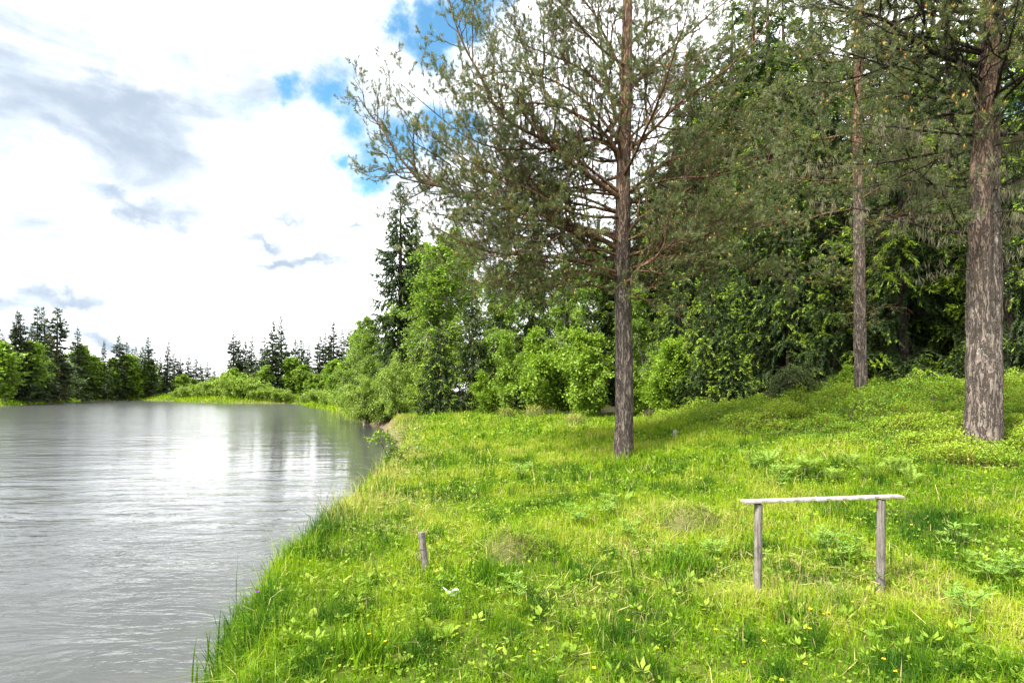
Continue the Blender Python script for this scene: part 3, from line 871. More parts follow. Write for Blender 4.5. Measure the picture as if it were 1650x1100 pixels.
tubes(mbs, spline(sp_, 40), np.interp(np.linspace(0, 1, 40), [0, .25, .5, 1], [.13, .15, .135, .10]), 32, tint=np.linspace(0, .9, 40)[None], lump=.03, rng=rng)
mbs.build('fused_stem', MAT['bark_lichen'], pine2, smooth=True, origin=base)
crown = MB(); beard = MB()
RL = [([(1612, 195), (1600, 172), (1584, 155), (1570, 131), (1546, 97), (1521, 38), (1500, -30)], .055, -.9, 1.0),
      ([(1590, 222), (1577, 219), (1521, 214), (1452, 207), (1390, 200)], .036, -.3, .9),
      ([(1590, 226), (1556, 231), (1514, 245), (1411, 264), (1328, 261), (1270, 262)], .036, .1, .8),
      ([(1590, 385), (1566, 376), (1525, 373), (1463, 359), (1432, 345), (1383, 338), (1314, 321)], .040, .2, .6),
      ([(1604, 110), (1530, 95), (1466, 62), (1428, 34), (1394, 21), (1338, 2), (1280, -20)], .05, -.15, 1.0),
      ([(1600, 90), (1530, 80), (1459, 97), (1404, 117), (1338, 133), (1280, 128)], .036, .25, 1.0),
      ([(1610, 217), (1625, 217), (1650, 216), (1720, 205)], .03, -.1, .8), ([(1608, 297), (1623, 297), (1650, 290), (1730, 280)], .03, .2, .8),
      ([(1600, 370), (1640, 352), (1700, 345)], .03, -.2, .6),
      ([(1600, 60), (1560, 20), (1520, -40)], .04, -.6, 1.0), ([(1606, 40), (1640, 0), (1680, -50)], .04, -.5, 1.0), ([(1604, 120), (1640, 90), (1700, 60)], .04, -.4, 1.0),
      ([(1600, 20), (1500, 10), (1420, -20), (1350, -60)], .04, .5, 1.1), ([(1600, 150), (1520, 160), (1440, 150), (1370, 165)], .03, .7, 1.0),
      ([(1594, 300), (1530, 300), (1450, 290), (1390, 300)], .026, .45, .7), ([(1596, 180), (1500, 190), (1420, 230), (1350, 240)], .028, .5, .9)]
for pts, r0, slope, dens in RL:
    P = px_path(pts, QY, qx0, slope)
    pine_limb(pine2, base, P, r0, rng, crown, MAT['limb_dark'], dens, (.062, .0055), .14, tints=(.05, .8), sub_len=.5)
    q = spline(P, 34)
    if pts[0][1] > 180:          # beard lichen hangs from the lower limbs
        for a in q[3:]:
            if rng.random() < .6: continue
            for _ in range(4):
                p = a + rng.normal(0, .07, 3)
                m_ = 16
                pos = p + rng.normal(0, .022, (m_, 3)) * [1, 1, .3]
                d = np.tile(-UP, (m_, 1)) + rng.normal(0, .22, (m_, 3))
                cards(beard, pos, d, rng.normal(size=(m_, 3)), rng.uniform(.05, .22, m_) * rr(.5, 1.2), .007, tint=rng.random(m_))
for i in range(17):               # foliage over the near side, bright with cones
    z0 = rr(5.9, 8.6); az = rr(math.pi * .85, math.pi * 1.75); Lm = rr(1.4, 2.7)
    d = np.array([math.cos(az), math.sin(az), 0]); b0 = np.array([at(1600, 100, QY)[0], QY, z0])
    P = [b0, b0 + d * Lm * .4 + UP * .15, b0 + d * Lm * .75 + UP * .1, b0 + d * Lm + UP * .35]
    pine_limb(pine2, base, P, .032, rng, crown, MAT['limb_dark'], 1.1, (.062, .0055), .25, tints=(.3, .95))
for i in range(30):              # shaggy dead twigs round the trunk
    z0 = rr(3.4, 6.0); az = rr(0, 6.28); Lm = rr(.4, 1.3)
    d = np.array([math.cos(az), math.sin(az), rr(-.35, .1)]); b0 = np.array([at(1592, 350, QY)[0], QY, z0])
    P = [b0, b0 + d * Lm * .5, b0 + d * Lm + UP * rr(-.25, .05)]
    pine_limb(pine2, base, P, .012, rng, MB(), MAT['limb_dark'], 0, name='dead_branch')
    for a in spline(P, 7)[3:]:
        m_ = 16
        d2 = np.tile(-UP, (m_, 1)) + rng.normal(0, .3, (m_, 3))
        cards(beard, a + rng.normal(0, .04, (m_, 3)), d2, rng.normal(size=(m_, 3)), rng.uniform(.05, .2, m_), .006, tint=rng.random(m_))
crown.build('crown', [MAT['pine_needle'], MAT['pollen']], pine2, origin=base)
tag(beard.build('beard_lichen', MAT['lichen'], pine2, origin=base), 'grey-brown strands of lichen hanging from the lower limbs')

# ------------------------------------------------------------------ the slender pine on the mound
rng = np.random.default_rng(31)
TY = 15.0
sx0 = at(1388, 632, TY)[0]; sz0 = float(gz(sx0, TY)); base = (sx0, TY, sz0 - .08)
pine3 = thing('pine_tree', 'slender pine with a bare straight trunk standing on top of the mound', 'tree', base)
tp = [(sx0, TY, sz0 - .1)] + [at(px, py, TY) for px, py in ((1385, 480), (1384, 350), (1382, 230), (1384, 100), (1388, -80), (1390, -250))]
trunk_mesh(pine3, base, tp, [.155, .145, .135, .12, .10, .07, .02], rng, MAT['bark'], ([0, .36, .5, 1], [0, .1, .85, 1]), k=18, flare=.2)
crown = MB()
for i in range(34):
    f = (i + rr(0, 1)) / 34
    z0 = 6.1 + 8.6 * f; az = i * 2.4 + rr(-.4, .4); Lm = rr(1.5, 2.9) * (1 - .55 * f)
    d = np.array([math.cos(az), math.sin(az), 0])
    b0 = np.array([float(np.interp(z0, [p[2] for p in tp], [p[0] for p in tp])), TY, z0])
    P = [b0, b0 + d * Lm * .4 + UP * rr(-.1, .2), b0 + d * Lm * .75 + UP * rr(-.1, .4), b0 + d * Lm + UP * rr(.0, .7)]
    pine_limb(pine3, base, P, .03, rng, crown, MAT['limb'], 1.15, (.08, .0085), .06, tints=(.1, .8), per_m=420)
for i in range(26):
    z0 = rr(3.3, 6.6); az = rr(0, 6.28); Lm = rr(.3, 1.5)
    d = np.array([math.cos(az), math.sin(az), rr(-.1, .35)]); b0 = np.array([sx0 - .06, TY, z0])
    P = spline([b0, b0 + d * Lm * .5, b0 + d * Lm + UP * rr(-.25, .1)], 8)
    mbt = MB(); Rt = .010 * (1 - .8 * np.linspace(0, 1, 8)); tubes(mbt, P, Rt, 4)
    tw, tr, _, _ = sprout(P[None], Rt[None], rng, 6, .2, 1, .8, .35, 4, 1, 0, -.1, .6, .08, .003)
    tubes(mbt, tw, tr, 3)
    mbt.build('dead_branch', MAT['limb'], pine3, origin=base)
crown.build('crown', [MAT['pine_needle'], MAT['pollen']], pine3, origin=base)

# ------------------------------------------------------------------ spruce, birch and shrub kinds (built once, copied)
def make_spruce(h, rad, seed, bare=.3, whorl=.34, per=6, twd=10.0, card=(.115, .026), per_m=95, tips=.5, matn='spruce', droop=.2, power=.8, far=False, stubs=0, name='spruce_tree'):
    rng = np.random.default_rng(seed)
    root = link(name, None)
    mb = MB()
    lean = rng.normal(0, .012 * h, 2)
    T = np.array([[0, 0, -.15], [lean[0] * .2, lean[1] * .2, h * .33], [lean[0] * .5, lean[1] * .5, h * .66], [lean[0], lean[1], h]])
    n = 24; P = spline(T, n); r0 = .016 * h + .02
    tubes(mb, P, r0 * (1 - .96 * np.linspace(0, 1, n)), 8 if not far else 5, lump=.04, rng=rng)
    for k in range(stubs):
        z0 = rng.uniform(.08, .35) * h; az = rng.uniform(0, 6.28); d = np.array([math.cos(az), math.sin(az), rng.uniform(-.1, .2)])
        pp = spline([np.array([0, 0, z0]), np.array([0, 0, z0]) + d * rng.uniform(.5, rad)], 4); tubes(mb, pp, np.linspace(.02, .005, 4), 4)
    mb.build('trunk', MAT['twig'], root, smooth=True)
    zz = []
    z = bare
    while z < h * .985:
        zz += list(z + rng.normal(0, whorl * .25, max(3, int(per * (1 if z < h * .8 else .7))))); z += whorl * (1.15 - .55 * z / h)
    zz = np.clip(np.array(zz), .1, h * .985); M = len(zz); f = zz / h
    gapn = vnoise(zz * .9 + seed, zz * 0 + seed, seed)
    L = np.maximum(rad * np.clip(1 - f, .012, 1) ** power * rng.uniform(.6, 1.15, M) * (.75 + .5 * gapn), .10)
    az = np.arange(M) * 2.39996 + rng.normal(0, .35, M)
    el = np.interp(f, [0, .5, .9, 1], [-.22, -.02, .45, 1.0]) + rng.normal(0, .10, M)
    d = np.stack([np.cos(az) * np.cos(el), np.sin(az) * np.cos(el), np.sin(el)], 1)
    s = np.linspace(0, 1, 7)
    o, _ = sample(P[None], np.zeros(M, int), f)
    B = o[:, None] + d[:, None] * (L[:, None] * s)[..., None]
    B[:, :, 2] += L[:, None] * (-droop * 1.6 * s ** 1.6 + droop * 1.25 * s ** 3.2)
    B += rng.normal(0, .015, B.shape) * L[:, None, None]
    Rb = np.maximum(.010 * L + .003, .004)[:, None] * (1 - .8 * s)
    cr = MB()
    tubes(cr, B, Rb, 4 if not far else 3, mat=1)
    if far:
        idx, t, p, tan = along(B, rng, per_m, .1, 1.0, 3)
        dd = tilt(tan, rng.uniform(.2, 1.0, len(p)), rng, .35, -.25)
        tint = np.clip(.15 + .5 * rng.random(len(p)) + .35 * (t - .5), 0, 1)
        nr = rng.normal(0, .45, dd.shape); nr[:, 2] += 1
        sz = card[0] * rng.uniform(.6, 1.2, len(p)) * (.5 + .5 * np.minimum(L[idx], 1.5) / 1.5)
        cards(cr, p, dd, nr, sz, sz * card[1] / card[0], tint=tint)
    else:
        tw, tr, ti_, tt = sprout(B, Rb, rng, np.maximum((L * twd).astype(int), 3), .12, 1.0, .85, lambda i, t: .42 * L[i] * (1 - t) + .13, 5, .22, -.14, -.55, .6, .04, .002, .35)
        tubes(cr, tw, tr, 3, mat=1)
        idx, t, p, tan = along(tw, rng, per_m, .0, 1.0, 4)
        dd = tilt(tan, rng.uniform(.15, .95, len(p)), rng, .4, -.12)
        outer = np.clip((tt[idx] - .35) / .4, 0, 1) * np.clip((t - .35) / .3, 0, 1)
        isnew = rng.random(len(p)) < outer * tips * 1.5 * np.clip((vnoise(p[:, 0] * 1.7 + p[:, 1] + 9, p[:, 2] * 1.9, seed + 3) - .30) * 3.2, 0.04, 1)
        tint = np.where(isnew, .58 + .42 * rng.random(len(p)), .05 + .40 * rng.random(len(p)))
        nr = rng.normal(0, .5, dd.shape); nr[:, 2] += 1
        sz = card[0] * rng.uniform(.6, 1.25, len(p))
        cards(cr, p, dd, nr, sz, card[1], tint=tint)
        idx, t, p, tan = along(B, rng, per_m * .8, .35, 1.0, 4)
        dd = tilt(tan, rng.uniform(.2, .8, len(p)), rng, .6)
        isnew = rng.random(len(p)) < np.clip((t - .6) / .3, 0, 1) * tips
        cards(cr, p, dd, rng.normal(size=dd.shape), card[0], card[1], tint=np.where(isnew, .6 + .4 * rng.random(len(p)), .1 + .35 * rng.random(len(p))))
    cr.build('crown', [MAT[matn], MAT['twig']], root)
    root['_h'] = h
    return root

def make_broadleaf(h, width, seed, stems=1, leaf=.06, nb=(14, 6, 4), per_leaf=10, matn='birch', barkn='birch_bark', bare=.2, ang=.75, droop=-.1, name='birch_tree', r0=None, asp=.62, up=.15, spread=.25, hairs=3):
    rng = np.random.default_rng(seed)
    root = link(name, None)
    mb = MB(); cr = MB()
    SP, SR = [], []
    n = 12
    for k in range(stems):
        az = rng.uniform(0, 6.28); off = np.array([math.cos(az), math.sin(az), 0]) * (0 if stems == 1 else rng.uniform(.02, .12) * width)
        hh = h * (1 if k == 0 else rng.uniform(.55, .98)); ln = np.array([math.cos(az), math.sin(az), 0]) * (spread * width * rng.uniform(.3, 1.1) if stems > 1 else rng.uniform(0, .05) * h)
        P = spline([off - UP * .1, off + UP * hh * .33 + ln * .25 + rng.normal(0, .02 * h, 3) * [1, 1, 0], off + UP * hh * .66 + ln * .6 + rng.normal(0, .025 * h, 3) * [1, 1, 0], off + UP * hh + ln], n)
        SP.append(P); rb = (r0 or .011 * h + .008) * (1 if stems == 1 else rng.uniform(.5, .9)); SR.append(rb * (1 - .9 * np.linspace(0, 1, n)))
    SP, SR = np.array(SP), np.array(SR)
    tubes(mb, SP, SR, 7, lump=.05, rng=rng)
    prof = lambda t: np.sin(np.clip((t - bare * .6) / (1 - bare * .6), 0.02, 1) ** .75 * math.pi) ** .7 * .5 + .13
    B1, R1, i1, t1 = sprout(SP, SR, rng, nb[0], bare, 1.0, ang, lambda i, t: width * .5 * 1.25 * prof(t) * (1 if stems == 1 else .8), 7, .9, up, droop, .6, .07, .004, .55 if stems == 1 else .8)
    tubes(mb, B1, R1, 4)
    B2, R2, i2, _ = sprout(B1, R1, rng, nb[1], .2, 1.0, .75, lambda i, t: (path_len(B1)[i]) * (.5 - .25 * t), 5, .9, .02, droop, .6, .07, .003, .4)
    tubes(mb, B2, R2, 3)
    tips = [B1[:, 3:], B2]
    if nb[2]:
        B3, R3, _, _ = sprout(B2, R2, rng, nb[2], .2, 1.0, .8, lambda i, t: np.maximum(path_len(B2)[i] * .5, leaf * 2), 4, .9, 0, droop * 1.5, .6, .06, .002, .4)
        tips.append(B3); tubes(cr, B3, R3, hairs, mat=1)
    clump = rng.random(400)
    for Q in tips:
        m_ = len(Q); c = per_leaf
        idx = np.repeat(np.arange(m_), c); t = rng.random(len(idx)) ** .8
        p, tan = sample(Q, idx, t)
        p = p + rng.normal(0, leaf * .55, p.shape)
        d = tilt(tan, rng.uniform(.3, 1.4, len(p)), rng, 1.0, -.15)
        nr = rng.normal(0, .55, d.shape); nr[:, 2] += 1; nr[:, 0] -= .2
        sz = leaf * rng.uniform(.6, 1.3, len(p))
        tint = np.clip(.15 + .35 * clump[idx % 400] + .45 * rng.random(len(p)), 0, 1)
        cards(cr, p, d, nr, sz, sz * asp, tint=tint, fold=.08)
    mb.build('trunk' if stems == 1 else 'stems', MAT[barkn], root, smooth=True)
    cr.build('crown', [MAT[matn], MAT[barkn]], root)
    root['_h'] = h
    return root

KINDS = {
    'spruce': [make_spruce(12, 2.4, 41, tips=.6, whorl=.46, per=5, twd=11, droop=.3), make_spruce(12, 2.7, 42, tips=.5, bare=.8, whorl=.5, per=5, twd=11, droop=.35), make_spruce(12, 2.3, 43, tips=.7, whorl=.46, per=5, twd=11, droop=.3)],
    'spruce_bright': [make_spruce(7.5, 2.3, 51, tips=1.1, whorl=.50, per=5, twd=13, droop=.32, card=(.12, .027)), make_spruce(7.5, 2.5, 52, tips=1.0, whorl=.54, per=5, twd=13, droop=.4, card=(.12, .027))],
    'spruce_small': [make_spruce(4.0, 1.35, 61, tips=.85, whorl=.24, bare=.1, card=(.10, .026)), make_spruce(2.0, .8, 62, tips=.8, whorl=.2, bare=.1, twd=10, card=(.075, .02))],
    'spruce_slim': [make_spruce(15, 2.9, 71, tips=.15, card=(.15, .034), per_m=105, whorl=.46, per=5, bare=1.2, power=.75, droop=.3, stubs=6), make_spruce(15, 3.0, 72, tips=.12, card=(.15, .034), per_m=105, whorl=.48, per=5, bare=1.0, power=.8, droop=.3)],
    'spruce_far': [make_spruce(15, 2.1, 80 + k, far=True, whorl=.55, per=6, card=(.55, .24), per_m=38, matn='spruce_far', droop=.22, power=[.75, .65, .85, .6][k], bare=1.0, stubs=3) for k in range(4)],
    'spruce_brown': [make_spruce(13, 3.0, 88, far=True, whorl=.5, card=(.7, .35), per_m=16, matn='spruce_brown', bare=.6)],
    'birch': [make_broadleaf(9, 4.0, 91, leaf=.12, nb=(40, 8, 5), per_leaf=12, droop=-.30, bare=.12), make_broadleaf(9, 4.6, 92, leaf=.12, nb=(40, 8, 5), per_leaf=12, droop=-.35, bare=.12)],
    'birch_far': [make_broadleaf(9, 5.2, 95 + k, leaf=.42, nb=(44, 7, 0), per_leaf=12, droop=-.12, bare=.1, asp=.8) for k in range(3)],
    'birch_pale': [make_broadleaf(8, 5.2, 99, leaf=.38, nb=(40, 7, 0), per_leaf=11, droop=-.25, bare=.1, matn='birch_pale', asp=.7, name='willow_tree')],
    'rowan': [make_broadleaf(3.6, 2.4, 101, stems=5, leaf=.115, nb=(12, 7, 4), per_leaf=10, matn='rowan', barkn='shrub_bark', bare=.1, name='rowan_bush'),
              make_broadleaf(3.6, 2.6, 102, stems=6, leaf=.115, nb=(12, 7, 4), per_leaf=10, matn='rowan', barkn='shrub_bark', bare=.08, name='rowan_bush')],
    'rowan_open': [make_broadleaf(4.2, 2.4, 105, stems=2, leaf=.11, nb=(16, 7, 3), per_leaf=10, matn='birch', barkn='shrub_bark', bare=.2, name='rowan_sapling')],
    'willow': [make_broadleaf(3.0, 3.2, 111, stems=7, leaf=.13, nb=(11, 7, 3), per_leaf=10, matn='willow', barkn='shrub_bark', bare=.08, name='willow_bush', asp=.4, spread=.4)],
    'willow_far': [make_broadleaf(2.6, 5.0, 115 + k, stems=8, leaf=.32, nb=(10, 7, 0), per_leaf=12, matn='willow', barkn='shrub_bark', bare=.05, name='willow_bush', asp=.6, spread=.5) for k in range(2)],
    'juniper': [make_spruce(1.3, 1.3, 121, tips=.4, whorl=.10, per=7, bare=.05, twd=14, card=(.06, .02), per_m=80, matn='juniper', droop=-.5, power=.5, name='juniper_bush')],
}
USED = {}
SEQ = {}
def place(kind, px, Y, top, label, cat, group=None, var=None, wide=1.0, rot=None, on_land=False, hgt=None):
    protos = KINDS[kind]
    SEQ[kind] = SEQ.get(kind, -1) + 1
    v = (SEQ[kind] if var is None else var) % len(protos)
    root = protos[v]
    if (kind, v) in USED:
        root = copy_tree(root)
    USED[(kind, v)] = True
    x = (px - HX) / F * Y
    if on_land:
        for _ in range(60):
            if shore_sd(np.array([x]), np.array([Y]))[0] > 1.0: break
            Y += 1.0; x = (px - HX) / F * Y
    z = float(gz(np.array([x]), np.array([Y]))[0]) - .06
    h = hgt if hgt else EYE - (top - HZ) / F * Y - z
    if kind == 'spruce_far': h *= 1.06
    k = h / KINDS[kind][v]['_h']
    root.location = (x, Y, z)
    r = rot if rot is not None else (SEQ[kind] * 2.13 + px * .37) % 6.28
    root.rotation_euler = (0, 0, r)
    root.scale = (k ** .75 * wide, k ** .75 * wide, k)
    for key in ('label', 'category', 'group'):
        if key in root: del root[key]
    return tag(root, label, cat, group)

exec_trees = True
G1 = 'spruces of the wood behind the meadow'
NEAR = [
    ('spruce_slim', 645, 38, 290, 'tall slim dark spruce at the corner of the wood next to the river', 0, 1.0),
    ('spruce_slim', 674, 41, 335, 'dark spruce just right of the tall slim corner spruce', 1, 1.0),
    ('spruce_small', 708, 30, 530, 'short bushy spruce with light tips, left of the rowan bushes', 0, 1.25),
    ('spruce', 762, 32, 430, 'spruce with a thick dark crown between the pale birch and the thin rowan sapling', 0, .9),
    ('spruce_bright', 1150, 20.5, 415, 'spruce with bright yellow-green branch tips right of the meadow pine', 0, 1.0),
    ('spruce_bright', 1095, 24, 440, 'light-tipped spruce half hidden behind the rowan right of the meadow pine', 1, .9),
    ('spruce', 1215, 23.5, 165, 'tall spruce rising behind the bright-tipped spruce', 1, 1.0),
    ('spruce', 1115, 28, 70, 'tall spruce showing between the right limbs of the meadow pine', 2, 1.0),
    ('spruce', 1275, 21, 190, 'dark spruce behind the juniper bush', 0, 1.0),
    ('spruce', 1325, 22, -20, 'very tall spruce between the juniper and the slender pine', 1, 1.0),
    ('spruce_bright', 1345, 18.5, 390, 'lower spruce with hanging sprays just left of the slender pine', 1, 1.0),
    ('spruce_bright', 1455, 17.6, 120, 'spruce with long hanging green sprays just right of the slender pine', 0, 1.05),
    ('spruce', 1525, 19, -40, 'dark tall spruce left of the thick right-hand pine', 2, 1.05),
    ('spruce_bright', 1625, 15.8, 200, 'spruce filling the gap right of the thick pine trunk', 1, 1.0),
    ('spruce', 1700, 17, -120, 'big spruce leaning in from beyond the right edge', 0, 1.1),
    ('spruce_small', 1178, 19.3, 545, 'young bright spruce low in front of the bright-tipped spruce', 0, 1.2),
    ('spruce_small', 1540, 15.6, 560, 'small young spruce just left of the thick pine trunk', 1, 1.2),
    ('spruce_small', 1492, 16.0, 568, 'knee-high young spruce at the wood edge between the two right pines', 1, 1.3),
]
for kd, px, Y, top, lab, v, wd in NEAR:
    place(kd, px, Y, top, lab, 'tree', G1, v, wd * 1.1)
BACK = [(1205, 33, -50), (1270, 34, -30), (1012, 39, 310), (1062, 38, 260), (1112, 37, 80), (1142, 39, 90), (812, 37, 385), (858, 35, 340), (925, 34, 300), (985, 36, 330), (1042, 33, 235), (1080, 31, 200), (1170, 31, 0), (1240, 29, -60), (1300, 30, -40), (1372, 27, -40), (1432, 28, -70),
        (1500, 26, -80), (1580, 25, -110), (1665, 23, -130), (1730, 21, -100), (1240, 26, 330), (1400, 22, 260), (1560, 22, 180)]
for i, (px, Y, top) in enumerate(BACK):
    side = 'left of the meadow pine' if px < 1000 else 'right of the meadow pine' if px < 1380 else 'right of the slender pine'
    rank = [b[0] for b in sorted(BACK) if (b[0] < 1000) == (px < 1000) and ((1000 <= b[0] < 1380) == (1000 <= px < 1380))].index(px)
    w_ = ['first', 'second', 'third', 'fourth', 'fifth', 'sixth', 'seventh', 'eighth', 'ninth', 'tenth', 'eleventh', 'twelfth', 'thirteenth'][rank]
    place('spruce', px, Y, top, f'dark back-row spruce {side}, {w_} from the left', 'tree', 'spruces in the back row of the wood', i % 3, 1.1 if px < 1000 else 1.5)
BIR = [(600, 43, 515, 'light green birch leaning over the river left of the tall slim spruce', 0, 1.0), (572, 50, 540, 'small birch by the river at the left end of the wood', 1, 1.0),
       (628, 40, 548, 'young birch in front of the tall slim spruce', 1, .8), (586, 45, 530, 'birch between the river and the light green leaning birch', 0, .9), (724, 34, 372, 'tall pale green birch behind the short bushy spruce', 0, 1.1), (692, 36, 470, 'birch squeezed between the dark corner spruces and the tall pale birch', 1, .8),
       (800, 33, 440, 'birch behind the thin-stemmed rowan sapling', 1, .9), (905, 30, 430, 'birch standing behind the left rowan bush', 0, .9), (1030, 27, 470, 'birch right behind the meadow pine trunk', 1, .8),
       (755, 42, 395, 'birch crown behind the tall pale birch', 1, 1.2), (850, 40, 420, 'birch crown high behind the left rowan bushes', 0, 1.2), (955, 38, 400, 'birch crown high behind the rowan bush by the pine', 1, 1.2), (700, 46, 400, 'birch far back between the corner spruces and the pale birch', 0, 1.2),
       (1195, 27, 250, 'birch high among the spruces right of the meadow pine', 0, .8)]
for px, Y, top, lab, v, wd in BIR:
    place('birch', px, Y, top, lab, 'tree', 'birches in and beside the wood', v, wd * 1.2)
ROW = [('rowan_open', 828, 26.5, 540, 'thin-stemmed open rowan sapling at the wood edge', 0, 1.0), ('rowan', 872, 25.8, 532, 'bright green rowan bush second left of the meadow pine', 0, 1.0),
       ('rowan', 948, 24.2, 537, 'bright green rowan bush just left of the meadow pine', 1, 1.0), ('rowan', 910, 26.3, 560, 'lower rowan bush wedged between the two bright rowan bushes', 0, .9),
       ('rowan', 1066, 21.8, 552, 'bright rowan bush just right of the meadow pine trunk', 1, .95), ('rowan', 1024, 23.5, 585, 'small rowan bush behind the meadow pine trunk', 0, .8),
       ('rowan', 1362, 16.6, 590, 'low leafy bush at the foot of the slender pine', 1, .8), ('rowan', 790, 28, 600, 'low leafy bush left of the thin rowan sapling', 0, 1.0)]
for kd, px, Y, top, lab, v, wd in ROW:
    place(kd, px, Y, top, lab, 'bush', 'leafy bushes along the wood edge', v, wd)
WIL = [(648, 34, 575, 'willow bush at the corner where meadow, wood and river meet', 1.0), (618, 36.5, 600, 'willow bush hanging over the water below the tall slim spruce', 1.1), (598, 41, 608, 'willow bush at the waterline under the light green birch', 1.2),
       (672, 32.5, 618, 'low willow bush at the back left corner of the meadow', .9), (583, 47, 618, 'small willow bush on the waterline left of the light green birch', 1.1)]
for px, Y, top, lab, wd in WIL:
    place('willow', px, Y, top, lab, 'bush', 'willow bushes at the river corner', 0, wd * .8)
place('juniper', 1276, 16.6, 598, 'brownish green juniper bush on the left slope of the mound', 'bush')

# the far shore
ORD = ['first', 'second', 'third', 'fourth', 'fifth', 'sixth', 'seventh', 'eighth', 'ninth', 'tenth', 'eleventh', 'twelfth', 'thirteenth', 'fourteenth', 'fifteenth']
ZONES = [('from left in the tall left-edge clump', [(-14, 515, 97), (1, 530, 101), (22, 508, 98), (36, 514, 99), (49, 530, 104), (61, 500, 99), (75, 502, 103), (92, 502, 98)]),
         ('from left in the loose row left of the gap', [(124, 532, 112), (140, 562, 116), (167, 554, 128), (194, 546, 136), (203, 554, 142), (212, 564, 146), (220, 563, 152), (228, 562, 150), (240, 546, 142), (257, 576, 156)]),
         ('from left in the low row at the gap', [(269, 551, 146), (282, 572, 155), (291, 572, 157), (303, 574, 165), (315, 574, 165), (325, 586, 180), (335, 582, 175), (345, 592, 188), (357, 598, 190)]),
         ('from left in the tight clump behind the willows', [(376, 542, 152), (384, 546, 157), (394, 553, 154), (404, 542, 150), (413, 576, 152)]),
         ('from left in the group before the corner spruce', [(426, 546, 122), (439, 522, 114), (454, 515, 120), (463, 560, 117), (475, 548, 124), (486, 550, 116), (498, 556, 114), (514, 546, 110), (526, 540, 114), (538, 524, 118), (551, 534, 121), (565, 534, 116), (578, 532, 121), (592, 541, 112)])]
k = 0
for zone, lst in ZONES:
    for j, (px, top, Y) in enumerate(lst):
        place('spruce_far', px, Y, top, f'dark far-shore spruce, {ORD[j]} {zone}', 'tree', 'spruces along the far shore', k % 4, 1.15 + .35 * ((k * 7) % 5) / 5, on_land=True); k += 1
place('spruce_brown', 80, 96, 534, 'brownish bare-looking spruce in front of the tall clump on the far left shore', 'tree', None, 0, .85, on_land=True)
FB = [('birch_far', -12, 94, 553, 'birch cut by the left edge on the far shore'), ('birch_far', 8, 91, 560, 'round green birch nearest the left edge on the far shore'), ('birch_far', 46, 93, 558, 'birch with a clear white trunk on the far left shore'),
      ('birch_pale', 103, 92, 583, 'pale grey-green willow tree leaning to the water on the far left shore'), ('birch_far', 127, 101, 562, 'birch right behind the pale willow tree'), ('birch_far', 141, 100, 576, 'birch next to the right of the pale willow tree'),
      ('birch_far', 153, 107, 580, 'narrow birch in the middle of the far left birch stand'), ('birch_pale', 173, 114, 596, 'pale willow tree at the end of the far left point'), ('birch_far', 187, 112, 581, 'birch behind the pale willow at the end of the point'),
      ('birch_far', 206, 117, 577, 'full round birch at the right end of the far left birch stand'), ('birch_far', 224, 135, 594, 'narrow bright birch behind the end of the left point'), ('birch_far', 232, 142, 600, 'low bright birch left of the river bend'),
      ('birch_far', 244, 143, 583, 'birch below the highest spruce of the loose row'), ('birch_far', 262, 150, 612, 'low birch at the river bend'), ('birch_far', 284, 152, 608, 'low birch left of the willow point'), ('birch_far', 297, 155, 605, 'bright birch below the low distant spruces'),
      ('birch_far', 312, 160, 612, 'small birch at the right end of the low distant row'), ('birch_far', 366, 148, 602, 'birch at the left foot of the tight spruce clump'), ('birch_far', 379, 146, 596, 'birch in front of the tight spruce clump'),
      ('birch_far', 395, 146, 606, 'low birch at the right foot of the tight spruce clump'), ('birch_far', 428, 112, 592, 'birch at the left foot of the right-hand spruce group'), ('birch_far', 470, 115, 580, 'tall birch inside the right-hand spruce group'),
      ('birch_far', 486, 113, 592, 'birch right of the tall birch in the right-hand spruce group'), ('birch_far', 504, 107, 604, 'low birch in front of the right-hand spruce group'), ('birch_far', 524, 108, 598, 'birch between two right-hand far spruces'),
      ('birch_far', 541, 97, 585, 'broad pale birch before the right end of the far spruces'), ('birch_far', 560, 92, 586, 'birch touching the left side of the river wood'), ('birch_far', 344, 172, 610, 'tiny birch in the gap of the far trees'),
      ('birch_far', 70, 104, 580, 'birch half hidden below the brownish spruce'), ('birch_far', 25, 99, 572, 'birch behind the white-trunked birch')]
for i, (kd, px, Y, top, lab) in enumerate(FB):
    place(kd, px, Y, top, lab, 'tree', 'broadleaf trees along the far shore', None, 1.15 + .4 * ((i * 3) % 4) / 4, on_land=True)
WB = [(296, 630, 134), (312, 626, 130), (330, 623, 124), (348, 619, 120), (364, 624, 118), (380, 613, 114), (396, 616, 112), (411, 621, 110), (427, 628, 108), (443, 630, 107), (459, 634, 106), (281, 633, 138), (270, 634, 142)]
for j, (px, top, Y) in enumerate(sorted(WB)):
    place('willow_far', px, Y, top, f'yellow-green willow bush on the far point, {ORD[j]} from its left end', 'bush', 'willow bushes on the far point', None, 1.0, on_land=True)
WB2 = [(484, 640, 100), (500, 636, 92), (516, 633, 84), (532, 636, 76), (547, 634, 70), (562, 637, 63), (576, 640, 57)]
for j, (px, top, Y) in enumerate(WB2):
    place('willow_far', px, Y, top, f'low willow bush on the right bank beyond the wood corner, {ORD[j]} from the far end', 'bush', 'low willow bushes on the right bank', None, .8, on_land=True)

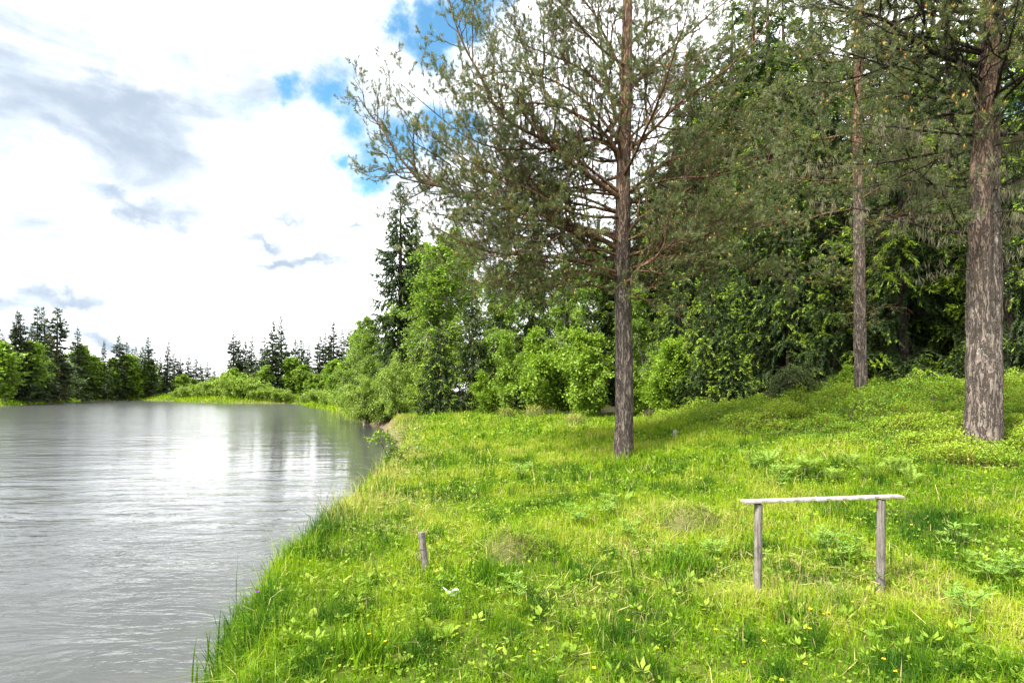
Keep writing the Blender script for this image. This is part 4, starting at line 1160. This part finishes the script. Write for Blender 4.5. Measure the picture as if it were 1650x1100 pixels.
# ------------------------------------------------------------------ wooden rack with a notched top board
rng = np.random.default_rng(77)
p0, p1 = at(1220, 965, 4.66), at(1418, 960, 4.74)
t0_, t1_ = at(1222, 811, 4.66), at(1420, 804, 4.74)
rack = thing('wooden_rack', 'grey weathered rack: notched top board on two round posts in the grass', 'rack', (p0[0], p0[1], 0))
rb = (p0[0], p0[1], 0)
for a, b, r in ((p0, t0_, .0315), (p1, t1_, .033)):
    mb = MB()
    bot = np.array(a) - UP * .22
    P = spline([bot, (np.array(a) + np.array(b)) / 2 + [.003, 0, 0], np.array(b) - UP * .004], 34)
    Rr = np.full(34, r) * (1 + rng.normal(0, .012, 34))
    tubes(mb, P, Rr, 18, lump=.022, rng=rng)
    n0 = mb.n
    ring = mb.v[0][-18:]
    mb.add(np.vstack([ring, ring.mean(0)[None]]), tris=[(i, (i + 1) % 18, 18) for i in range(18)])
    mb.build('post', MAT['post_wood'], rack, smooth=True, origin=rb)
def prism(mb, outline, z0, z1, mat=0):
    o = np.asarray(outline, float); n = len(o)
    V = np.vstack([np.c_[o, np.full(n, z0)], np.c_[o, np.full(n, z1)]])
    mb.add(V, quads=[(i, (i + 1) % n, n + (i + 1) % n, n + i) for i in range(n)], mat=mat)
    return V
xb0, xb1 = at(1198, 810, 4.64)[0], at(1452, 803, 4.76)[0]
Lb = xb1 - xb0
bme = bpy.data.meshes.new('notched_board')
import bmesh
bm = bmesh.new()
out = [(0, .042), (Lb, .038)]
front = [(Lb, -.050)]
xs = Lb - .06
for k in range(9):
    front += [(xs, -.052 + rng.normal(0, .003)), (xs - .006, -.022), (xs - .056, -.026), (xs - .064, -.052)]
    xs -= .138
front = [f for f in front if f[0] > .01] + [(0, -.050)]
out = out + front
vs = [bm.verts.new((x, y, 0)) for x, y in out]
f = bm.faces.new(vs)
if f.normal.z < 0: f.normal_flip()
r_ = bmesh.ops.extrude_face_region(bm, geom=[f])
bmesh.ops.translate(bm, verts=[v for v in r_['geom'] if isinstance(v, bmesh.types.BMVert)], vec=(0, 0, -.019))
bmesh.ops.recalc_face_normals(bm, faces=bm.faces)
bmesh.ops.bevel(bm, geom=[e for e in bm.edges], offset=.0025, segments=1, affect='EDGES')
bm.to_mesh(bme); bm.free()
bme.materials.append(MAT['board_wood'])
bo = link('notched_board', bme, rack)
zb = t0_[2] + .026
bo.location = (xb0 - rb[0], 0, zb)
bo.rotation_euler = (R(2), math.atan2(-(t1_[2] - t0_[2]), t1_[0] - t0_[0]), math.atan2(t1_[1] - t0_[1], t1_[0] - t0_[0]))
mb = MB(); hk = np.array([xb0 + .05, p0[1] - .03, zb - .03])
th = np.linspace(0, 4.2, 14); tubes(mb, np.stack([hk[0] + .014 * np.sin(th), np.full(14, hk[1]), hk[2] - .012 - .014 * (1 - np.cos(th)) + .012], 1), np.full(14, .0022), 6)
mb.build('hook', MAT['iron'], rack, origin=rb)

# ------------------------------------------------------------------ short mooring post with an iron ring
a = np.array(at(687, 922, 5.36)); b = np.array(at(679, 857, 5.36))
a[2] = float(gz(a[0:1], a[1:2])[0])
stake = thing('mooring_post', 'short leaning grey post with an iron ring, near the river bank', 'post', tuple(a))
mb = MB(); P = spline([a + (a - b) * .45, (a + b) / 2, b], 24)
tubes(mb, P, np.full(24, .032) * (1 + rng.normal(0, .012, 24)), 18, lump=.03, rng=rng)
ring = mb.v[0][-18:]; mb.add(np.vstack([ring, ring.mean(0)[None] + UP * .004]), tris=[(i, (i + 1) % 18, 18) for i in range(18)])
mb.build('post', MAT['post_wood'], stake, smooth=True, origin=a)
mb = MB(); th = np.linspace(0, 6.2832, 22); c = a + (b - a) * .5 + np.array([-.045, -.035, -.02])
tubes(mb, np.stack([c[0] + .026 * np.cos(th), c[1] + .012 * np.cos(th), c[2] + .032 * np.sin(th)], 1), np.full(22, .0035), 6)
mb.build('ring', MAT['iron'], stake, smooth=True, origin=a)
mb = MB(); c = a + (b - a) * .6
tubes(mb, spline([c + [-.034, -.02, 0], c + [0, -.036, .006], c + [.036, -.01, .0], c + [.06, -.01, .018]], 14), np.full(14, .003), 6)
mb.build('nail_wire', MAT['iron'], stake, smooth=True, origin=a)

# ------------------------------------------------------------------ pale curled scrap in the grass
c = np.array(at(728, 966, 4.66)); c[2] = float(gz(c[0:1], c[1:2])[0]) + .045
scrap = thing('plastic_scrap', 'pale whitish curled scrap lying in the grass right of the short post', 'scrap', tuple(c))
def ribbon(mb, P, wv, wd, t=.002):
    n = len(P); wd = np.broadcast_to(wd, (n,))[:, None]
    T = unit(np.gradient(P, axis=0)); nv = unit(np.cross(T, np.broadcast_to(wv, P.shape)))
    A = [P - wv * wd, P + wv * wd, P + wv * wd + nv * t, P - wv * wd + nv * t]
    V = np.stack(A, 1).reshape(-1, 3); q = []
    for i in range(n - 1):
        for j in range(4):
            q.append((i * 4 + j, i * 4 + (j + 1) % 4, i * 4 + 4 + (j + 1) % 4, i * 4 + 4 + j))
    q += [(0, 1, 2, 3), (n * 4 - 4, n * 4 - 3, n * 4 - 2, n * 4 - 1)]
    mb.add(V, quads=q)
mb = MB()
ribbon(mb, c + spline([(-.075, 0, .045), (-.045, -.01, .02), (-.01, -.015, 0)], 12), unit(np.array([.3, .5, .6])), np.linspace(.002, .014, 12))
mb.build('blade', MAT['pale'], scrap, origin=c)
mb = MB(); th = np.linspace(0, 5.4, 26)
ribbon(mb, c + np.stack([.022 + .034 * np.cos(th), -.012 + .02 * np.sin(th), .004 + .018 * np.sin(th + .6)], 1), unit(np.array([.1, .4, .9])), .009)
mb.build('loop', MAT['pale'], scrap, origin=c)

# ------------------------------------------------------------------ hummocks, stub
def hummock(px, py, Y, rad, hgt, label, seed, straw=.6, grass=260, group='grassy hummocks in the meadow'):
    rng = np.random.default_rng(seed)
    c = np.array(at(px, py, Y)); c[2] = float(gz(c[0:1], c[1:2])[0])
    t = thing('grass_hummock', label, 'hummock', tuple(c), group)
    nr, na = 9, 26; mb = MB(); V = []
    for i in range(nr):
        f = i / (nr - 1)
        for j in range(na):
            a = j / na * 6.2832; r = rad * f * (1 + .15 * math.sin(a * 3 + seed) + rng.normal(0, .03))
            V.append((c[0] + r * math.cos(a), c[1] + r * math.sin(a), c[2] - .03 + hgt * (1 - f ** 2) + rng.normal(0, .006)))
    q = [(i * na + j, i * na + (j + 1) % na, (i + 1) * na + (j + 1) % na, (i + 1) * na + j) for i in range(nr - 1) for j in range(na)]
    mb.add(V, quads=q); o = mb.build('mound', MAT['ground'], t, smooth=True, origin=c)
    so = o.data.attributes.new('soil', 'FLOAT', 'POINT'); so.data.foreach_set('value', np.full(len(V), .4, np.float32))
    n = grass; a = rng.random(n) * 6.28; r = rad * rng.random(n) ** .6
    x, y = c[0] + r * np.cos(a), c[1] + r * np.sin(a); z = c[2] - .03 + hgt * (1 - (r / rad) ** 2)
    mb = MB(); top = r / rad < .75
    isd = rng.random(n) < straw * np.where(top, 1, .35)
    s = Y / 5.8
    blades(mb, x, y, z, rng.uniform(.06, .16, n) * (.7 + .5 * s) * np.where(isd, .8, 1.1), np.full(n, .0055 * s), np.where(isd, .86 + .14 * rng.random(n), .1 + .5 * rng.random(n)), rng, 1.3)
    mb.build('tuft', MAT['grass'], t, origin=c)
hummock(822, 896, 5.9, .36, .27, 'hummock topped with dry brown grass in front of the short post and rack', 1, .36, 1100)
hummock(1112, 852, 6.9, .44, .27, 'wide straw-covered hummock left of the rack', 2, .5, 1000)
hummock(862, 678, 25.2, .55, .50, 'dry brown hummock at the back edge of the meadow, left one of two', 3, .6, 400)
hummock(926, 690, 19.8, .42, .36, 'dark brown hummock at the back of the meadow left of the large pine', 4, .6, 400)
hummock(815, 676, 25.8, .45, .34, 'small low hummock at the far back edge of the meadow', 5, .55, 300)
c = np.array(at(1088, 721, 13.6)); c[2] = float(gz(c[0:1], c[1:2])[0])
st_ = thing('tree_stub', 'small grey weathered stub in the grass right of the large pine', 'stub', tuple(c))
mb = MB(); tubes(mb, spline([c - UP * .1, c + UP * .1, c + UP * .17 + [.01, 0, 0]], 10), np.linspace(.06, .05, 10), 12, lump=.06, rng=rng)
ring = mb.v[0][-12:]; mb.add(np.vstack([ring, ring.mean(0)[None] + UP * .02]), tris=[(i, (i + 1) % 12, 12) for i in range(12)])
mb.build('stub_wood', MAT['grey'], st_, smooth=True, origin=c)

# ------------------------------------------------------------------ flowers
def make_flower(seed, mat, cat):
    rng = np.random.default_rng(seed)
    root = link('buttercup' if cat == 'b' else 'violet_flower', None)
    mb = MB(); tubes(mb, spline([(0, 0, -.02), (.004, .003, .10), (.0, -.004, .20)], 7), np.full(7, .0016), 5)
    mb.build('stem', MAT['herb'], root)
    mb = MB(); n = 5 if cat == 'b' else 7
    az = np.arange(n) * 6.2832 / n; el = .35
    d = np.stack([np.cos(az) * math.cos(el), np.sin(az) * math.cos(el), np.full(n, math.sin(el))], 1)
    nr = np.stack([-np.cos(az) * math.sin(el), -np.sin(az) * math.sin(el), np.full(n, math.cos(el))], 1)
    cards(mb, np.tile([0, -.004, .20], (n, 1)) + d * .001, d, nr, .017, .019, tint=rng.random(n), mid=.6)
    mb.build('petal', MAT[mat], root)
    mb = MB(); m_ = 10
    cards(mb, np.tile([0, -.004, .202], (m_, 1)), rng.normal(0, .6, (m_, 3)) + UP, rng.normal(size=(m_, 3)), .009, .004, tint=.0)
    mb.build('centre', MAT[mat], root)
    return root
FL = [(1304, 980, 'on the slope in front of the left rack post'), (1320, 994, 'the left of a close pair in front of the rack'), (1328, 990, 'the right of a close pair in front of the rack'), (1378, 973, 'just in front of the right rack post'),
      (1309, 1018, 'alone below the close pair in front of the rack'), (1218, 1032, 'below the left rack post'), (1208, 1077, 'near the bottom edge below the left rack post'), (1305, 1078, 'near the bottom edge below the middle of the rack'),
      (1262, 1095, 'cut off at the bottom edge left of the rack middle'), (1427, 1069, 'low in the picture below the right rack post'), (1456, 1089, 'at the bottom edge right of the rack'), (1637, 938, 'far right in the grass beside the frame edge'),
      (1471, 845, 'behind the right end of the rack board'), (1159, 1017, 'left of the rack in the lower grass'), (958, 1077, 'alone at the bottom middle of the meadow'), (1009, 1003, 'alone in the mown grass left of the rack'),
      (851, 1051, 'small one in the grass below the dry hummock'), (594, 1028, 'on the near river bank, left of a close neighbour'), (634, 1035, 'on the near river bank, right of a close neighbour'), (818, 829, 'behind the dry-topped hummock'),
      (1040, 1043, 'right of centre near the bottom in tall grass'), (812, 822, 'second one behind the dry-topped hummock')]
fl0 = make_flower(5, 'petal', 'b')
def ground_hit(px, py, lift=0.0):
    """point of the terrain seen at a photo position"""
    d = np.array([(px - HX) / F, 1.0, -(py - HZ) / F])
    Ys = np.linspace(2.2, 30, 1200)
    zz = gz(d[0] * Ys, Ys) + lift
    i = int(np.argmax(EYE + d[2] * Ys < zz))
    return np.array([d[0] * Ys[i], Ys[i], zz[i] - lift])
for i, (px, py, lab) in enumerate(FL):
    o = fl0 if i == 0 else copy_tree(fl0)
    p = ground_hit(px, py, .19)
    o.location = p; o.rotation_euler = (rng.normal(0, .15), rng.normal(0, .15), i * 1.3)
    k = .62 + .2 * rng.random(); o.scale = (k, k, 1.0)
    tag(o, f'small yellow buttercup {lab}', 'flower', 'yellow buttercups in the meadow')
v = make_flower(6, 'violet', 'v'); v.location = ground_hit(415, 953, .2); tag(v, 'single small violet flower on the river bank edge', 'flower')

# ------------------------------------------------------------------ leafy plants one can pick out
def make_palmate(seed, stalks, leaflets=9, name='lupine_plant', L=.06, hgt=.2):
    rng = np.random.default_rng(seed); root = link(name, None); ms = MB(); ml = MB()
    for k in range(stalks):
        az = k * 2.4 + rng.normal(0, .3); out = rng.uniform(.04, .15); hh = hgt * rng.uniform(.35, 1.2)
        e = np.array([math.cos(az) * out, math.sin(az) * out, hh])
        tubes(ms, spline([(0, 0, -.02), e * [.35, .35, .6], e], 7), np.full(7, .002), 4)
        a = np.arange(leaflets) * 6.2832 / leaflets + rng.random() * 6; el = rng.uniform(-.15, .6, leaflets)
        d = np.stack([np.cos(a) * np.cos(el), np.sin(a) * np.cos(el), np.sin(el)], 1) + e * [.9, .9, 0]
        sz = L * rng.uniform(.8, 1.15, leaflets)
        cards(ml, np.tile(e, (leaflets, 1)), d, np.tile(UP, (leaflets, 1)) + rng.normal(0, .15, (leaflets, 3)), sz, sz * .26, tint=np.clip(rng.random(leaflets) * .5 + .4 * rng.random(), 0, 1), mid=.6, fold=-.25)
    ms.build('stalks', MAT['palmate'], root); ml.build('leaves', MAT['palmate'], root)
    return root
def make_feather(seed, fronds, L=.28, name='fern_plant'):
    rng = np.random.default_rng(seed); root = link(name, None); ms = MB(); ml = MB()
    for k in range(fronds):
        az = k * 2.4 + rng.normal(0, .3); o = np.array([math.cos(az), math.sin(az), 0]); ll = L * rng.uniform(.7, 1.1)
        P = spline([(0, 0, -.02), o * ll * .3 + UP * ll * .6, o * ll * rng.uniform(.5, .95) + UP * ll * rng.uniform(.75, 1.1)], 12)
        tubes(ms, P, np.linspace(.003, .001, 12), 4)
        m_ = 17; t = np.linspace(.2, .99, m_); p, tan = sample(P[None], np.zeros(m_, int), t); side = unit(np.cross(tan, UP))
        for s in (-1, 1):
            d = side * s + tan * .45 + rng.normal(0, .08, (m_, 3)); sz = ll * .24 * np.sin(np.clip((t - .15) / .85, 0, 1) * math.pi) ** .7 + .015
            cards(ml, p, d, np.cross(side, tan) + rng.normal(0, .2, (m_, 3)), sz, sz * .17, tint=np.clip(.35 + .3 * rng.random(m_) + .2 * rng.random(), 0, 1))
    ms.build('stalks', MAT['fern'], root); ml.build('fronds', MAT['fern'], root)
    return root
def make_dock(seed, nl, L=.2, name='dock_plant', wide=.3, matn='herb', el=(.5, 1.2)):
    rng = np.random.default_rng(seed); root = link(name, None); ml = MB()
    for k in range(nl):
        az = k * 2.4 + rng.normal(0, .3); e = rng.uniform(*el); ll = L * rng.uniform(.6, 1.15); n = 9
        o = np.array([math.cos(az), math.sin(az), 0]); s = np.linspace(0, 1, n)
        P = o * (ll * np.cos(e) * s)[:, None] + UP * (ll * (np.sin(e) * s - .35 * s ** 2.4))[:, None] - UP * .01
        wv = np.array([-math.sin(az), math.cos(az), 0]); wd = ll * wide * .5 * np.sin(np.clip(s * .96 + .03, 0, 1) ** .8 * math.pi) ** .8 + .002
        V = np.stack([P - wv * wd[:, None] + UP * wd[:, None] * .25, P, P + wv * wd[:, None] + UP * wd[:, None] * .25], 1).reshape(-1, 3)
        q = [(i * 3 + j, i * 3 + j + 1, i * 3 + 4 + j, i * 3 + 3 + j) for i in range(n - 1) for j in range(2)]
        ml.add(V, quads=q, tint=np.clip(.3 + .6 * rng.random(), 0, 1))
    ml.build('leaves', MAT[matn], root, smooth=True)
    return root
def make_reed(seed, nb, hgt, sp=.06):
    rng = np.random.default_rng(seed); root = link('grass_clump', None); mb = MB()
    x, y = rng.normal(0, sp, nb), rng.normal(0, sp, nb)
    for a in range(nb):
        az = rng.uniform(0, 6.28); h_ = hgt * rng.uniform(.5, 1.1); ln = rng.uniform(.1, .4) * h_; n = 9; s = np.linspace(0, 1, n)
        o = np.array([math.cos(az), math.sin(az), 0]); P = np.array([x[a], y[a], -.03]) + UP * (h_ * (s - .12 * s ** 3))[:, None] + o * (ln * s ** 2.2)[:, None]
        wv = np.array([-math.sin(az + .6), math.cos(az + .6), 0]); wd = .006 * (1 - s ** 2) + .0006
        V = np.stack([P - wv * wd[:, None], P + wv * wd[:, None]], 1).reshape(-1, 3)
        mb.add(V, quads=[(i * 2, i * 2 + 1, i * 2 + 3, i * 2 + 2) for i in range(n - 1)], tint=.02 + .35 * rng.random())
    mb.build('blades', MAT['grass'], root)
    return root
def scatter(protos, lst, base_label, cat, group, lift=.0):
    for i, it in enumerate(lst):
        px, py, k, lab = it
        o = protos[i % len(protos)]
        if i >= len(protos): o = copy_tree(o)
        o.location = ground_hit(px, py, lift); o.rotation_euler = (0, 0, i * 1.7); o.scale = (k, k, k)
        tag(o, f'{base_label} {lab}', cat, group)
scatter([make_palmate(1, 11), make_palmate(2, 14)],
        [(1255, 772, 1.5, 'behind the left half of the rack board'), (1332, 868, 1.2, 'seen through the rack between its posts'), (1372, 880, 1.1, 'close to the left side of the right rack post'), (1590, 915, 1.1, 'at the right, below the thick pine'),
         (1632, 912, 1.2, 'at the right frame edge'), (1560, 965, 1.1, 'lower right, right of the rack'), (985, 815, 1.3, 'in the middle of the meadow below the large pine'), (930, 830, 1.2, 'left of centre behind the dry-topped hummock'),
         (1010, 850, 1.1, 'left of the wide straw hummock'), (1150, 880, 1.0, 'just right of the wide straw hummock'), (1090, 890, 1.0, 'below the wide straw hummock'), (1215, 745, 1.5, 'at the foot of the mound left of the fern'),
         (1540, 860, 1.2, 'at the right, above the lower right leaves'), (840, 760, 1.4, 'far back in the left part of the meadow'), (830, 935, .9, 'below the dry-topped hummock')],
        'palmate-leaved green plant', 'plant', 'palmate-leaved plants in the meadow', .15)
scatter([make_feather(3, 12), make_feather(4, 10)],
        [(1440, 745, 1.2, 'in front of the bilberry mound, the tallest one'), (1400, 752, 1.0, 'left of the tallest fern'), (1300, 745, 1.1, 'below the middle of the mound'), (1240, 735, 1.1, 'at the left foot of the mound'), (1340, 755, .9, 'between the two fern pairs'), (1000, 800, .9, 'alone in the open meadow'), (1270, 752, 1.0, 'second from the left at the foot of the mound'), (1470, 760, .9, 'right of the tallest fern'), (1370, 735, 1.0, 'highest up on the mound foot')],
        'pale feathery green fern', 'plant', 'feathery ferns at the foot of the mound', .2)
scatter([make_dock(5, 7), make_dock(6, 6), make_dock(7, 8, .17)],
        [(1282, 1003, 1.1, 'in front of the rack'), (700, 1025, 1.0, 'in the lower left meadow below the short post'), (720, 1030, 1.2, 'right of the lower left one'), (575, 995, 1.0, 'on the near bank slope'), (500, 1010, 1.0, 'at the brink of the near bank'),
         (460, 1040, 1.1, 'lowest on the near bank'), (520, 930, .9, 'higher up on the bank brink'), (590, 940, .9, 'left of the short post'), (785, 930, 1.2, 'at the left foot of the dry-topped hummock'), (930, 935, .9, 'right of the dry-topped hummock'),
         (1545, 1060, 1.0, 'near the bottom right corner'), (640, 1080, 1.1, 'at the bottom edge left of centre'), (1620, 1075, .9, 'in the bottom right corner')],
        'broad-leaved dock', 'plant', 'broad-leaved docks in the grass')
scatter([make_reed(8, 26, .40), make_reed(9, 12, .5)],
        [(345, 1096, 1.0, 'lowest at the bottom left'), (372, 1000, .9, 'with one dark broad blade above the water'), (455, 915, .8, 'at the middle of the bank brink'), (418, 950, .7, 'beside the violet flower'), (550, 835, .9, 'farther up the bank brink'), (368, 1050, .9, 'just above the lowest clump'), (505, 875, .9, 'halfway between the bank clumps'), (400, 975, 1.0, 'just below the violet flower'), (480, 900, .8, 'below the halfway bank clump'), (585, 805, 1.0, 'at the far end of the near bank'), (435, 935, .9, 'just above the violet flower'), (525, 855, .8, 'between two upper bank clumps')],
        'tall dark grass clump', 'grass clump', 'tall grass clumps along the bank')
scatter([make_reed(18, 150, .30, .11), make_reed(19, 170, .30, .13)],
        [(788, 935, 1.0, 'left of the dry-topped hummock'), (1085, 930, 1.15, 'below the wide straw hummock'), (812, 945, .8, 'in front of the dry-topped hummock'), (1120, 925, .9, 'right of the biggest dark tuft'), (590, 1060, 1.0, 'in the near bank grass at the bottom')],
        'dense dark green grass tuft', 'grass clump', 'dense dark tufts in the meadow')
b_ = make_broadleaf(.75, .9, 131, stems=4, leaf=.07, nb=(5, 4, 0), per_leaf=7, matn='willow', barkn='shrub_bark', bare=.1, name='bank_shrub', spread=.6)
b_.location = ground_hit(640, 728, .3); b_.location.x -= .1
tag(b_, 'small yellow-green shrub hanging over the bare bank edge above the water', 'bush')
for o in bpy.data.objects:
    if '_h' in o: del o['_h']
